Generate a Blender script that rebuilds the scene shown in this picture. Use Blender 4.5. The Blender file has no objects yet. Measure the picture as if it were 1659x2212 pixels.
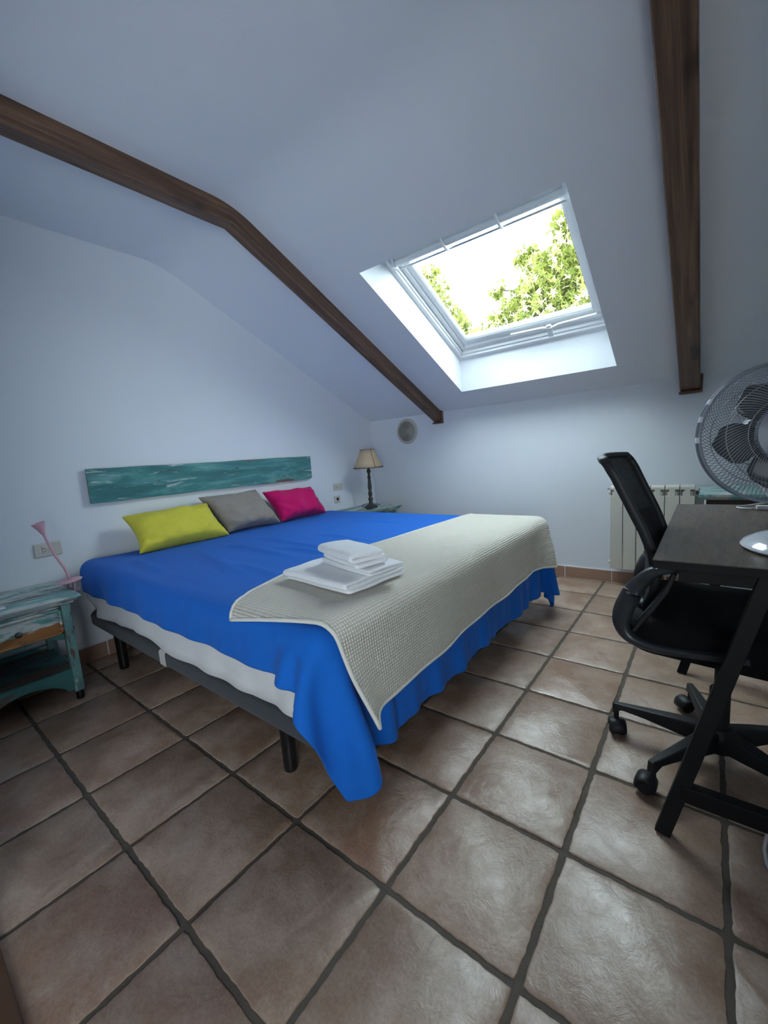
import bpy, bmesh, math, random
import numpy as np
from mathutils import Vector, Matrix

sc = bpy.context.scene
COL = sc.collection
PI = math.pi

# ---------------------------------------------------------------- camera
CX, CY, CZ = 0.9517, -0.3224, 1.0693
YAW, PITCH, ROLL, FPX = 0.67301, 0.13540, -0.07109, 888.8
cam_d = bpy.data.cameras.new('camera')
cam = bpy.data.objects.new('camera', cam_d); COL.objects.link(cam)
cam.matrix_world = (Matrix.Translation((CX, CY, CZ)) @ Matrix.Rotation(YAW, 4, 'Z')
                    @ Matrix.Rotation(PI/2 - PITCH, 4, 'X') @ Matrix.Rotation(ROLL, 4, 'Z'))
cam_d.sensor_fit = 'VERTICAL'; cam_d.sensor_height = 36.0
cam_d.lens = FPX / 2212 * 36.0
cam_d.clip_start = 0.02; cam_d.clip_end = 200
sc.camera = cam

# ---------------------------------------------------------------- world and light
world = bpy.data.worlds.new('world'); sc.world = world; world.use_nodes = True
bg = world.node_tree.nodes['Background']
bg.inputs['Color'].default_value = (0.80, 0.93, 1.0, 1)
bg.inputs['Strength'].default_value = 16.5

def area(name, loc, target, sx, sy, power, col):
    l = bpy.data.lights.new(name, 'AREA'); l.shape = 'RECTANGLE'; l.size = sx; l.size_y = sy
    l.energy = power; l.color = col
    o = bpy.data.objects.new(name, l); COL.objects.link(o); o.location = loc
    o.rotation_euler = (Vector(target) - Vector(loc)).to_track_quat('-Z', 'Y').to_euler()
    return o
# added fill lamp, unseen behind the camera, brightening the left wall through the doorway
area('hallway_fill', (1.35, -1.35, 0.95), (-1.8, .75, 1.45), 1.3, 1.3, 21.0, (0.82, 0.93, 1.0)).data.spread = math.radians(110)

sc.view_settings.view_transform = 'Standard'
sc.view_settings.look = 'None'
sc.view_settings.exposure = 0.0
sc.view_settings.gamma = 1.0
sc.view_settings.use_curve_mapping = False
sc.cycles.max_bounces = 10
sc.cycles.diffuse_bounces = 6
sc.cycles.transparent_max_bounces = 16
sc.cycles.sample_clamp_indirect = 6.0

# ---------------------------------------------------------------- mesh helpers
class MB:
    """collects geometry and builds ONE mesh object"""
    def __init__(self): self.v = []; self.f = []; self.uv = None
    def add(self, vs, fs):
        n = len(self.v); self.v += [tuple(p) for p in vs]
        self.f += [tuple(i + n for i in f) for f in fs]; return self
    def box(self, x0, x1, y0, y1, z0, z1, M=None):
        vs = [(x, y, z) for z in (z0, z1) for y in (y0, y1) for x in (x0, x1)]
        if M is not None: vs = [M @ Vector(p) for p in vs]
        return self.add(vs, [(0, 2, 3, 1), (4, 5, 7, 6), (0, 1, 5, 4), (2, 6, 7, 3), (0, 4, 6, 2), (1, 3, 7, 5)])
    def prism(self, poly, axis, a, b):
        """poly in the two other axes, extruded along axis from a to b"""
        def P(p, t):
            return {'x': (t, p[0], p[1]), 'y': (p[0], t, p[1]), 'z': (p[0], p[1], t)}[axis]
        n = len(poly); vs = [P(p, a) for p in poly] + [P(p, b) for p in poly]
        fs = [tuple(range(n)), tuple(range(2*n - 1, n - 1, -1))] + [(i, i + n, (i+1) % n + n, (i+1) % n) for i in range(n)]
        return self.add(vs, fs)
    def lathe(self, prof, n=24, M=None, cap=True):
        vs = []; fs = []
        for r, z in prof:
            for k in range(n):
                a = 2*PI*k/n; vs.append(Vector((r*math.cos(a), r*math.sin(a), z)))
        if M is not None: vs = [M @ p for p in vs]
        for i in range(len(prof) - 1):
            for k in range(n):
                fs.append((i*n + k, i*n + (k+1) % n, (i+1)*n + (k+1) % n, (i+1)*n + k))
        if cap:
            fs.append(tuple(range(n - 1, -1, -1))); fs.append(tuple((len(prof)-1)*n + k for k in range(n)))
        return self.add(vs, fs)
    def tube(self, pts, r, n=10, closed=False):
        pts = [Vector(p) for p in pts]; m = len(pts); vs = []; fs = []
        rr = r if isinstance(r, (list, tuple)) else [r]*m
        up = None
        for i, p in enumerate(pts):
            if closed: t = pts[(i+1) % m] - pts[i-1]
            else: t = pts[min(i+1, m-1)] - pts[max(i-1, 0)]
            t.normalize()
            if up is None:
                up = t.orthogonal().normalized()
            up = (up - t*up.dot(t)).normalized()
            w = t.cross(up)
            for k in range(n):
                a = 2*PI*k/n; vs.append(p + (up*math.cos(a) + w*math.sin(a))*rr[i])
        for i in range(m if closed else m - 1):
            j = (i+1) % m
            for k in range(n):
                fs.append((i*n + k, i*n + (k+1) % n, j*n + (k+1) % n, j*n + k))
        if not closed:
            fs.append(tuple(range(n - 1, -1, -1))); fs.append(tuple((m-1)*n + k for k in range(n)))
        return self.add(vs, fs)
    def bar(self, a, b, w, h, up=(0, 0, 1)):
        a = Vector(a); b = Vector(b); t = (b - a); L = t.length; t.normalize()
        u = Vector(up); s = t.cross(u).normalized(); u = s.cross(t)
        vs = []
        for q in (0, L):
            for i, j in ((-1, -1), (1, -1), (1, 1), (-1, 1)):
                vs.append(a + t*q + s*(i*w/2) + u*(j*h/2))
        return self.add(vs, [(0, 3, 2, 1), (4, 5, 6, 7), (0, 1, 5, 4), (1, 2, 6, 5), (2, 3, 7, 6), (3, 0, 4, 7)])
    def grid(self, P):
        n = len(P); m = len(P[0]); vs = [q for row in P for q in row]
        fs = [(i*m + j, i*m + j + 1, (i+1)*m + j + 1, (i+1)*m + j) for i in range(n-1) for j in range(m-1)]
        return self.add(vs, fs)
    def build(self, name, mat, parent=None, smooth=None, bevel=0, seg=2, sub=0, solid=0, loc=None, solid_off=0.0, uv=None):
        me = bpy.data.meshes.new(name)
        org = Vector(loc) if loc is not None else Vector((0, 0, 0))
        me.from_pydata([tuple(Vector(p) - org) for p in self.v], [], self.f)
        bm = bmesh.new(); bm.from_mesh(me); bmesh.ops.recalc_face_normals(bm, faces=bm.faces[:])
        if uv is not None:
            lay = bm.loops.layers.uv.new('UVMap')
            bm.verts.ensure_lookup_table()
            for f in bm.faces:
                for l in f.loops: l[lay].uv = uv[l.vert.index]
        bm.to_mesh(me); bm.free()
        me.materials.append(mat)
        o = bpy.data.objects.new(name, me); COL.objects.link(o); o.location = org
        if parent is not None:
            o.parent = parent; o.matrix_parent_inverse = Matrix.Identity(4)
            o.location = org - wloc(parent)
        if solid:
            md = o.modifiers.new('solid', 'SOLIDIFY'); md.thickness = solid; md.offset = solid_off
        if bevel:
            md = o.modifiers.new('bevel', 'BEVEL'); md.width = bevel; md.segments = seg; md.limit_method = 'ANGLE'; md.angle_limit = math.radians(35)
        if sub:
            md = o.modifiers.new('sub', 'SUBSURF'); md.levels = sub; md.render_levels = sub
        if smooth is not None:
            for p in me.polygons: p.use_smooth = True
            if smooth < 180:
                me.set_sharp_from_angle(angle=math.radians(smooth))
        return o

def wloc(o):
    l = Vector(o.location)
    while o.parent is not None:
        o = o.parent; l += Vector(o.location)
    return l
def tag(o, label, cat, group=None):
    o['label'] = label; o['category'] = cat
    if group: o['group'] = group
    return o
def thing(name, label, cat, loc=(0, 0, 0), group=None):
    o = bpy.data.objects.new(name, None); COL.objects.link(o); o.location = loc; o.empty_display_size = .1
    return tag(o, label, cat, group)
def struct(o): o['kind'] = 'structure'; return o
rnd = random.Random(7)

# ---------------------------------------------------------------- materials
def newmat(name):
    m = bpy.data.materials.new(name); m.use_nodes = True
    nt = m.node_tree; b = nt.nodes['Principled BSDF']
    return m, nt, b
def N(nt, t, **kw):
    n = nt.nodes.new(t)
    for k, v in kw.items():
        if k in n.inputs.keys(): n.inputs[k].default_value = v
        else: setattr(n, k, v)
    return n
def coords(nt, scale=(1, 1, 1), which='Object', rot=(0, 0, 0)):
    tc = N(nt, 'ShaderNodeTexCoord'); mp = N(nt, 'ShaderNodeMapping')
    mp.inputs['Scale'].default_value = scale; mp.inputs['Rotation'].default_value = rot
    nt.links.new(tc.outputs[which], mp.inputs['Vector']); return mp.outputs['Vector']
def noise(nt, vec, scale, detail=4, rough=.55, dist=0):
    n = N(nt, 'ShaderNodeTexNoise'); n.inputs['Scale'].default_value = scale; n.inputs['Detail'].default_value = detail
    n.inputs['Roughness'].default_value = rough; n.inputs['Distortion'].default_value = dist
    nt.links.new(vec, n.inputs['Vector']); return n.outputs['Fac']
def ramp(nt, fac, stops, interp='LINEAR'):
    r = N(nt, 'ShaderNodeValToRGB'); cr = r.color_ramp; cr.interpolation = interp
    while len(cr.elements) < len(stops): cr.elements.new(.5)
    for e, (p, c) in zip(cr.elements, stops):
        e.position = p; e.color = tuple(c) + (1,) if len(c) == 3 else c
    nt.links.new(fac, r.inputs['Fac']); return r.outputs['Color']
def mixc(nt, fac, a, b, mode='MIX'):
    m = N(nt, 'ShaderNodeMix'); m.data_type = 'RGBA'; m.blend_type = mode
    for s, v in ((0, fac), (6, a), (7, b)):
        if hasattr(v, 'is_output'): nt.links.new(v, m.inputs[s])
        else: m.inputs[s].default_value = v if s == 0 else (tuple(v) + (1,) if len(v) == 3 else v)
    return m.outputs[2]
def bump(nt, b, h, strength=.3, dist=.01):
    n = N(nt, 'ShaderNodeBump'); n.inputs['Strength'].default_value = strength; n.inputs['Distance'].default_value = dist
    nt.links.new(h, n.inputs['Height']); nt.links.new(n.outputs['Normal'], b.inputs['Normal'])
def plain(name, col, rough=.5, metal=0, bs=0, bstr=.15, var=0, spec=None, coat=0):
    m, nt, b = newmat(name)
    b.inputs['Base Color'].default_value = tuple(col) + (1,); b.inputs['Roughness'].default_value = rough
    b.inputs['Metallic'].default_value = metal
    if spec is not None: b.inputs['Specular IOR Level'].default_value = spec
    if coat: b.inputs['Coat Weight'].default_value = coat
    v = coords(nt)
    if var:
        f = noise(nt, v, 6, 5)
        c = mixc(nt, f, [x*(1-var) for x in col], [min(1, x*(1+var)) for x in col])
        nt.links.new(c, b.inputs['Base Color'])
    if bs:
        bump(nt, b, noise(nt, v, bs, 6), bstr, .004)
    return m

def mat_wall(name, col):
    m, nt, b = newmat(name); v = coords(nt)
    c = mixc(nt, noise(nt, v, 1.3, 3), [x*.97 for x in col], [min(1, x*1.03) for x in col])
    nt.links.new(c, b.inputs['Base Color']); b.inputs['Roughness'].default_value = .85
    b.inputs['Specular IOR Level'].default_value = .2
    bump(nt, b, noise(nt, v, 160, 4), .12, .003); return m
WALL = (.745, .775, .815)
M_wall = mat_wall('painted_wall', WALL)
M_ceil = mat_wall('painted_ceiling', WALL)

def mat_tile():
    m, nt, b = newmat('terracotta_tile')
    v = coords(nt)
    oi = N(nt, 'ShaderNodeNewGeometry'); ri = oi.outputs['Random Per Island']
    base = ramp(nt, ri, [(0, (.26, .138, .076)), (.2, (.32, .19, .115)), (.4, (.26, .148, .085)), (.6, (.34, .20, .125)), (.8, (.30, .142, .072)), (1, (.32, .20, .13))])
    # per-tile shift of the pattern
    vm = N(nt, 'ShaderNodeVectorMath'); vm.operation = 'ADD'
    cb = N(nt, 'ShaderNodeCombineXYZ'); mu = N(nt, 'ShaderNodeMath'); mu.operation = 'MULTIPLY'; mu.inputs[1].default_value = 37.0
    nt.links.new(ri, mu.inputs[0]); nt.links.new(mu.outputs[0], cb.inputs[2]); nt.links.new(v, vm.inputs[0]); nt.links.new(cb.outputs[0], vm.inputs[1])
    vv = vm.outputs[0]
    blot = noise(nt, vv, 5.5, 6, .62, .3)
    c = mixc(nt, ramp(nt, blot, [(.40, (0, 0, 0)), (.66, (1, 1, 1))]), base, (.48, .345, .26))
    bl2 = noise(nt, vv, 9, 5, .6, .6)
    c = mixc(nt, ramp(nt, bl2, [(.54, (0, 0, 0)), (.74, (.75, .75, .75))]), c, (.26, .115, .065))
    fine = noise(nt, v, 130, 3, .6)
    c = mixc(nt, .2, c, ramp(nt, fine, [(.3, (.06, .05, .04)), (.7, (.5, .43, .36))]))
    nt.links.new(c, b.inputs['Base Color'])
    r = ramp(nt, noise(nt, vv, 8, 5, .65), [(.3, (.31,)*3), (.7, (.45,)*3)])
    nt.links.new(r, b.inputs['Roughness'])
    b.inputs['Specular IOR Level'].default_value = .95
    h1 = noise(nt, v, 22, 7, .65, .5); h2 = noise(nt, v, 4, 2)
    ad = N(nt, 'ShaderNodeMath'); ad.operation = 'MULTIPLY_ADD'; nt.links.new(h2, ad.inputs[0]); ad.inputs[1].default_value = 1.2; nt.links.new(h1, ad.inputs[2])
    bump(nt, b, ad.outputs[0], .5, .006)
    return m
M_tile = mat_tile()
M_grout = plain('grout', (.10, .082, .066), .85, bs=90, bstr=.6, var=.2)

def mat_beam():
    m, nt, b = newmat('dark_stained_wood')
    v = coords(nt, which='UV')
    mp = N(nt, 'ShaderNodeMapping'); mp.inputs['Scale'].default_value = (1.2, 26, 1); nt.links.new(v, mp.inputs['Vector'])
    g = noise(nt, mp.outputs[0], 1.6, 6, .6, .4)
    c = ramp(nt, g, [(.3, (.050, .027, .017)), (.5, (.105, .056, .032)), (.66, (.185, .10, .055)), (.8, (.24, .14, .08))])
    mp2 = N(nt, 'ShaderNodeMapping'); mp2.inputs['Scale'].default_value = (2.4, 5, 1); nt.links.new(v, mp2.inputs['Vector'])
    k = noise(nt, mp2.outputs[0], 1.3, 2)
    c = mixc(nt, ramp(nt, k, [(.62, (0, 0, 0)), (.72, (.85, .85, .85))]), c, (.022, .012, .008))
    nt.links.new(c, b.inputs['Base Color']); b.inputs['Roughness'].default_value = .5
    bump(nt, b, g, .2, .003)
    return m
M_beam = mat_beam()

def mat_teal(name, stretch, white=.5, brown=.3, dark=.2, seed=0, orange=False, base=(.045, .17, .17)):
    """distressed teal paint worn through to white primer and brown wood; stretch = object-space scale"""
    m, nt, b = newmat(name)
    v0 = coords(nt, stretch)
    mp = N(nt, 'ShaderNodeMapping'); mp.inputs['Location'].default_value = (seed*3.1, seed*7.7, seed*1.9); nt.links.new(v0, mp.inputs['Vector'])
    v = mp.outputs[0]
    n1 = noise(nt, v, 1.0, 8, .68, .5)
    teal = ramp(nt, n1, [(.25, [x*.45 for x in base]), (.5, base), (.72, (.17, .40, .37))])
    n2 = noise(nt, v, 1.7, 9, .72, .3)
    e = .5 + (.5 - white)*.4
    c = mixc(nt, ramp(nt, n2, [(e, (0, 0, 0)), (e + .07, (1, 1, 1))]), teal, (.50, .54, .52))
    mp2 = N(nt, 'ShaderNodeMapping'); mp2.inputs['Location'].default_value = (11, 5, seed*2.3); nt.links.new(v0, mp2.inputs['Vector'])
    n3 = noise(nt, mp2.outputs[0], .9, 8, .66, .3)
    e = .5 + (.5 - brown)*.4
    c = mixc(nt, ramp(nt, n3, [(e, (0, 0, 0)), (e + .04, (1, 1, 1))]), c, (.30, .125, .04) if orange else (.12, .075, .055))
    mp3 = N(nt, 'ShaderNodeMapping'); mp3.inputs['Location'].default_value = (2, 19, seed*4.3); nt.links.new(v0, mp3.inputs['Vector'])
    n4 = noise(nt, mp3.outputs[0], 2.5, 9, .7)
    e = .5 + (.5 - dark)*.4
    c = mixc(nt, ramp(nt, n4, [(e, (0, 0, 0)), (e + .03, (1, 1, 1))]), c, (.03, .04, .04))
    nt.links.new(c, b.inputs['Base Color']); b.inputs['Roughness'].default_value = .42
    bump(nt, b, n2, .35, .002)
    return m

def mat_fabric(name, col, rough=.85, weave=900, wst=.15, cr=0, crs=6, var=.06, sheen=.2, spec=.2):
    m, nt, b = newmat(name); v = coords(nt)
    c = mixc(nt, noise(nt, v, 25, 5), [x*(1-var) for x in col], [min(1, x*(1+var)) for x in col])
    nt.links.new(c, b.inputs['Base Color']); b.inputs['Roughness'].default_value = rough
    b.inputs['Specular IOR Level'].default_value = spec
    b.inputs['Sheen Weight'].default_value = sheen; b.inputs['Sheen Roughness'].default_value = .5
    h = noise(nt, v, weave, 2)
    if cr:
        h2 = noise(nt, v, crs, 4, .5, 1.2)
        ad = N(nt, 'ShaderNodeMath'); ad.operation = 'MULTIPLY_ADD'; nt.links.new(h2, ad.inputs[0]); ad.inputs[1].default_value = cr; nt.links.new(h, ad.inputs[2]); h = ad.outputs[0]
    bump(nt, b, h, wst, .003)
    return m
M_blue = mat_fabric('blue_cotton', (.006, .118, .50), cr=5, crs=4, wst=.12, sheen=.05)
M_sheet = mat_fabric('white_cotton', (.66, .655, .66), cr=8, crs=5, wst=.2)
M_yellow = mat_fabric('yellow_velvet', (.62, .56, .06), cr=9, crs=11, wst=.45, var=.1, sheen=.1)
M_grey = mat_fabric('taupe_linen', (.27, .235, .205), cr=9, crs=10, wst=.5, weave=400, var=.15, sheen=.1)
M_pink = mat_fabric('magenta_velvet', (.52, .004, .115), cr=8, crs=11, wst=.4, var=.12, sheen=.08)
M_terry = mat_fabric('white_terry', (.86, .87, .89), weave=350, wst=.7, cr=1, crs=20)

def mat_waffle():
    m, nt, b = newmat('cream_waffle_knit')
    uvv = coords(nt, which='UV')
    sx = N(nt, 'ShaderNodeSeparateXYZ'); nt.links.new(uvv, sx.inputs[0])
    def wave(o, k):
        mu = N(nt, 'ShaderNodeMath'); mu.operation = 'MULTIPLY'; mu.inputs[1].default_value = 2*PI/k; nt.links.new(o, mu.inputs[0])
        si = N(nt, 'ShaderNodeMath'); si.operation = 'SINE'; nt.links.new(mu.outputs[0], si.inputs[0])
        ab = N(nt, 'ShaderNodeMath'); ab.operation = 'ABSOLUTE'; nt.links.new(si.outputs[0], ab.inputs[0]); return ab.outputs[0]
    a = wave(sx.outputs[0], .019); c = wave(sx.outputs[1], .022)
    mu = N(nt, 'ShaderNodeMath'); mu.operation = 'MINIMUM'; nt.links.new(a, mu.inputs[0]); nt.links.new(c, mu.inputs[1])
    pw = N(nt, 'ShaderNodeMath'); pw.operation = 'POWER'; nt.links.new(mu.outputs[0], pw.inputs[0]); pw.inputs[1].default_value = .6
    col = ramp(nt, pw.outputs[0], [(.0, (.42, .385, .325)), (.5, (.71, .67, .585)), (1, (.79, .755, .675))])
    nt.links.new(col, b.inputs['Base Color']); b.inputs['Roughness'].default_value = .9; b.inputs['Specular IOR Level'].default_value = .15
    bump(nt, b, pw.outputs[0], .9, .004)
    return m
M_waffle = mat_waffle()

def mat_desk():
    m, nt, b = newmat('dark_oak_laminate')
    v = coords(nt, (9, 1.1, 9))
    g = noise(nt, v, 7, 8, .62, .8)
    c = ramp(nt, g, [(.3, (.040, .028, .022)), (.5, (.095, .068, .052)), (.7, (.17, .125, .095))])
    nt.links.new(c, b.inputs['Base Color'])
    b.inputs['Roughness'].default_value = .34
    bump(nt, b, g, .15, .001); return m
M_desk = mat_desk()
M_blacksteel = plain('black_powder_steel', (.007, .007, .008), .55, bs=300, bstr=.1, spec=.25)
M_blackplastic = plain('black_plastic', (.014, .015, .017), .48, bs=400, bstr=.08, spec=.35)
M_greyplastic = plain('glossy_charcoal_plastic', (.028, .031, .036), .28)
M_blackfab = mat_fabric('black_seat_fabric', (.006, .006, .007), weave=300, wst=.4, sheen=.02)
M_chrome = plain('chrome', (.6, .6, .62), .15, metal=1)
M_cream = plain('cream_enamel', (.62, .60, .53), .4, var=.03)
M_recess = plain('grey_recess', (.22, .215, .19), .6)
M_whiteplastic = plain('white_gloss_plastic', (.72, .74, .80), .12, coat=.4)
M_winframe = plain('white_lacquer_frame', (.74, .76, .78), .3)
M_grey_seal = plain('grey_window_seal', (.30, .31, .32), .4)
M_plate = plain('ivory_switch_plastic', (.58, .56, .50), .35)
M_hole = plain('dark_socket_hole', (.02, .02, .02), .6)
M_vent = plain('beige_vent_plastic', (.50, .47, .41), .5)
M_bedbase = mat_fabric('charcoal_knit_upholstery', (.05, .053, .06), weave=700, wst=.5, sheen=.1)
M_legblk = plain('black_gloss_leg', (.008, .008, .009), .22)
M_label = plain('cream_paper_band', (.55, .54, .50), .6)
M_pinkpl = plain('pink_plastic', (.62, .36, .43), .4)
M_bronze = plain('weathered_dark_bronze', (.035, .037, .033), .45, bs=60, bstr=.4, var=.4)
M_terra = plain('terracotta_skirting', (.34, .20, .135), .55, bs=60, bstr=.3, var=.18)
M_cable = plain('white_cable', (.7, .7, .72), .4)
M_blackcable = plain('black_cable', (.02, .02, .02), .4)
M_leather = plain('dark_lacing', (.035, .02, .012), .6)
M_doorwood = plain('brown_door_wood', (.09, .045, .022), .45, var=.2, bs=40)
def mat_shade():
    m, nt, b = newmat('tan_parchment')
    v = coords(nt); c = mixc(nt, noise(nt, v, 14, 6, .6), (.47, .34, .21), (.62, .47, .31))
    nt.links.new(c, b.inputs['Base Color']); b.inputs['Roughness'].default_value = .6
    b.inputs['Transmission Weight'].default_value = 0
    return m
M_shade = mat_shade()
def mat_glass():
    m = bpy.data.materials.new('window_glass'); m.use_nodes = True; nt = m.node_tree; nt.nodes.clear()
    o = N(nt, 'ShaderNodeOutputMaterial'); t = N(nt, 'ShaderNodeBsdfTransparent'); g = N(nt, 'ShaderNodeBsdfGlossy')
    t.inputs[0].default_value = (.95, .97, .96, 1); g.inputs['Roughness'].default_value = .02
    lw = N(nt, 'ShaderNodeLayerWeight'); p_ = N(nt, 'ShaderNodeMath'); p_.operation = 'POWER'; p_.inputs[1].default_value = 5
    nt.links.new(lw.outputs['Facing'], p_.inputs[0]); f = N(nt, 'ShaderNodeMath'); f.operation = 'MULTIPLY_ADD'; nt.links.new(p_.outputs[0], f.inputs[0]); f.inputs[1].default_value = .6; f.inputs[2].default_value = .03
    lw.inputs[0].default_value = .5; mx = N(nt, 'ShaderNodeMixShader')
    nt.links.new(f.outputs[0], mx.inputs[0]); nt.links.new(t.outputs[0], mx.inputs[1]); nt.links.new(g.outputs[0], mx.inputs[2]); nt.links.new(mx.outputs[0], o.inputs[0])
    return m
M_glass = mat_glass()
def mat_mesh():
    """open black mesh fabric of the chair back: real see-through holes by a fine grid"""
    m, nt, b = newmat('black_mesh_fabric')
    b.inputs['Base Color'].default_value = (.012, .012, .013, 1); b.inputs['Roughness'].default_value = .7
    t = N(nt, 'ShaderNodeBsdfTransparent'); mx = N(nt, 'ShaderNodeMixShader')
    v = coords(nt, (1, 1, 1))
    vo = N(nt, 'ShaderNodeTexVoronoi'); vo.inputs['Scale'].default_value = 420; nt.links.new(v, vo.inputs['Vector'])
    c = ramp(nt, vo.outputs['Distance'], [(.15, (0, 0, 0)), (.17, (1, 1, 1))])
    nt.links.new(c, mx.inputs[0]); nt.links.new(t.outputs[0], mx.inputs[1]); nt.links.new(b.outputs[0], mx.inputs[2])
    nt.links.new(mx.outputs[0], nt.nodes['Material Output'].inputs[0]); return m
M_mesh = mat_mesh()
def mat_blade():
    m, nt, b = newmat('smoke_grey_fan_blade')
    b.inputs['Base Color'].default_value = (.10, .11, .125, 1); b.inputs['Roughness'].default_value = .25; return m
M_blade = mat_blade()
M_fangrey = plain('silver_grey_plastic', (.24, .27, .32), .3)
M_fanwire = plain('grey_fan_wire', (.22, .235, .26), .3)
def mat_leaf():
    m, nt, b = newmat('leaf_green')
    g = N(nt, 'ShaderNodeNewGeometry')
    c = ramp(nt, g.outputs['Random Per Island'], [(0, (.09, .115, .018)), (.3, (.17, .19, .035)), (.6, (.30, .31, .08)), (.8, (.42, .42, .18)), (1, (.8, .8, .6))])  # palest tones paint the white highlights of the foliage into the leaf colour
    nt.links.new(c, b.inputs['Base Color']); b.inputs['Roughness'].default_value = .6
    b.inputs['Specular IOR Level'].default_value = .2
    tr = N(nt, 'ShaderNodeBsdfTranslucent'); nt.links.new(c, tr.inputs[0]); mx = N(nt, 'ShaderNodeMixShader'); mx.inputs[0].default_value = .5
    nt.links.new(b.outputs[0], mx.inputs[1]); nt.links.new(tr.outputs[0], mx.inputs[2]); nt.links.new(mx.outputs[0], nt.nodes['Material Output'].inputs[0])
    return m
M_leaf = mat_leaf()
M_bark = plain('tree_bark', (.10, .08, .06), .9, bs=20, bstr=.6)
M_ground = plain('garden_soil', (.08, .075, .04), .95, var=.3)

# ---------------------------------------------------------------- room
S = .34
XW, YF = -1.873, 3.090
XR, YN = 1.95, -.30
ZK, SL = 1.4328, .4762
YC = 1.07
def zs(y): return ZK + SL*(YF - y)
ZC = zs(YC)

# floor: grout bed with every tile as an island
col_x = {-4: -1.375, -3: -1.022, -2: -.682, -1: -.341, 0: .004, 1: .345, 2: .679, 3: 1.013}
row_y = {0: -.001, 1: .338, 2: .68, 3: 1.02, 4: 1.362, 5: 1.71, 6: 2.055, 7: 2.395, 8: 2.738}
cxs = [col_x.get(k, k*S) for k in range(-6, 7)]
rys = [row_y.get(k, k*S) for k in range(-6, 11)]
mb = MB(); mb.box(XW - .1, XR + .1, -2.0, YF + .1, -.12, -.0045)
grout = struct(mb.build('floor_grout', M_grout))
grout.name = 'trim_1'
mb = MB()
G = .0068
for i in range(len(cxs)-1):
    for j in range(len(rys)-1):
        x0, x1, y0, y1 = cxs[i] + G, cxs[i+1] - G, rys[j] + G, rys[j+1] - G
        if x1 < XW or x0 > XR or y0 > YF or y1 < -1.95: continue
        dz = rnd.uniform(-.0012, .0012)
        # wobbly outline
        pts = []
        n = 22
        ph = [rnd.uniform(0, 6.28) for _ in range(8)]
        def wob(t, k): return .0011*math.sin(7*t + ph[k]) + .0008*math.sin(19*t + ph[k+4]) + rnd.uniform(-.0006, .0006)
        R_ = .006
        for e in range(4):
            for q in range(n):
                t = q/n
                if e == 0: p = (x0 + (x1-x0)*t, y0 + wob(t*3, 0))
                elif e == 1: p = (x1 + wob(t*3, 1), y0 + (y1-y0)*t)
                elif e == 2: p = (x1 - (x1-x0)*t, y1 + wob(t*3, 2))
                else: p = (x0 + wob(t*3, 3), y1 - (y1-y0)*t)
                if q == 0:
                    sx = 1 if p[0] < (x0+x1)/2 else -1; sy = 1 if p[1] < (y0+y1)/2 else -1
                    p = (p[0] + sx*.002, p[1] + sy*.002)
                pts.append(p)
        m_ = len(pts); cx_, cy_ = (x0+x1)/2, (y0+y1)/2
        def ins(p, d):
            fx = 1 - 2*d/(x1-x0); fy = 1 - 2*d/(y1-y0); return (cx_ + (p[0]-cx_)*fx, cy_ + (p[1]-cy_)*fy)
        vs = [(p[0], p[1], -.006) for p in pts] + [(*ins(p, .001), -.0018 + dz) for p in pts] + [(*ins(p, .005), dz) for p in pts]
        fs = [(a*m_ + k, a*m_ + (k+1) % m_, (a+1)*m_ + (k+1) % m_, (a+1)*m_ + k) for a in range(2) for k in range(m_)]
        fs.append(tuple(2*m_ + k for k in range(m_)))
        # keep inside the room outline
        vs = [(min(max(a, XW), XR), min(max(b_, -1.95), YF), c) for a, b_, c in vs]
        mb.add(vs, fs)
floor = struct(mb.build('floor', M_tile, smooth=25))

# walls (solid, thickness outwards)
T = .12
def yz_wall(name, xa, xb):
    mb = MB(); mb.prism([(-2.0, -.12), (YF + T, -.12), (YF + T, zs(YF + T)), (YC, ZC), (-2.0, ZC)], 'x', xa, xb)
    return struct(mb.build(name, M_wall))
yz_wall('wall_left', XW - T, XW)
yz_wall('wall_right', XR, XR + T)
mb = MB(); mb.box(XW - T, XR + T, YF, YF + T, -.12, ZK)
struct(mb.build('wall_far', M_wall))
mb = MB()
mb.box(XW, -.45, YN - T, YN, -.01, ZC); mb.box(1.75, XR, YN - T, YN, -.01, ZC); mb.box(-.45, 1.75, YN - T, YN, 2.06, ZC)
struct(mb.build('wall_near', M_wall))
mb = MB(); mb.box(XW - T, XR + T, -2.0 - T, -2.0, -.12, ZC)
struct(mb.build('wall_hallway', M_wall))
# ceiling: flat part, slope with the skylight well cut through
HS = .30
OX0, OX1, OY0, OY1 = -.669, .457, 1.640, 2.852
OXT1, OXB1 = .465, .449
mb = MB()
RF = .12     # soft plaster fold between flat ceiling and slope
arc = []
for k in range(13):
    t = k/12; p0_, p1_, p2_ = (YC - RF, ZC), (YC, ZC), (YC + RF, zs(YC + RF))
    arc.append(tuple((1-t)**2*p0_[i] + 2*t*(1-t)*p1_[i] + t*t*p2_[i] for i in (0, 1)))
mb.prism([(-2.1, ZC)] + arc + [(YC + RF, zs(YC + RF) + HS), (YC, ZC + HS), (-2.1, ZC + HS)], 'x', XW - T, XR + T)
def slope_piece(xa, xb, ya, yb):
    mb.prism([(ya, zs(ya)), (yb, zs(yb)), (yb, zs(yb) + HS), (ya, zs(ya) + HS)], 'x', xa, xb)
slope_piece(XW - T, OX0, YC + RF, YF + T); slope_piece(OX1, XR + T, YC + RF, YF + T)
slope_piece(OX0, OX1, YC + RF, OY0); slope_piece(OX0, OX1, OY1, YF + T)
struct(mb.build('ceiling', M_ceil, smooth=20))

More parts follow.
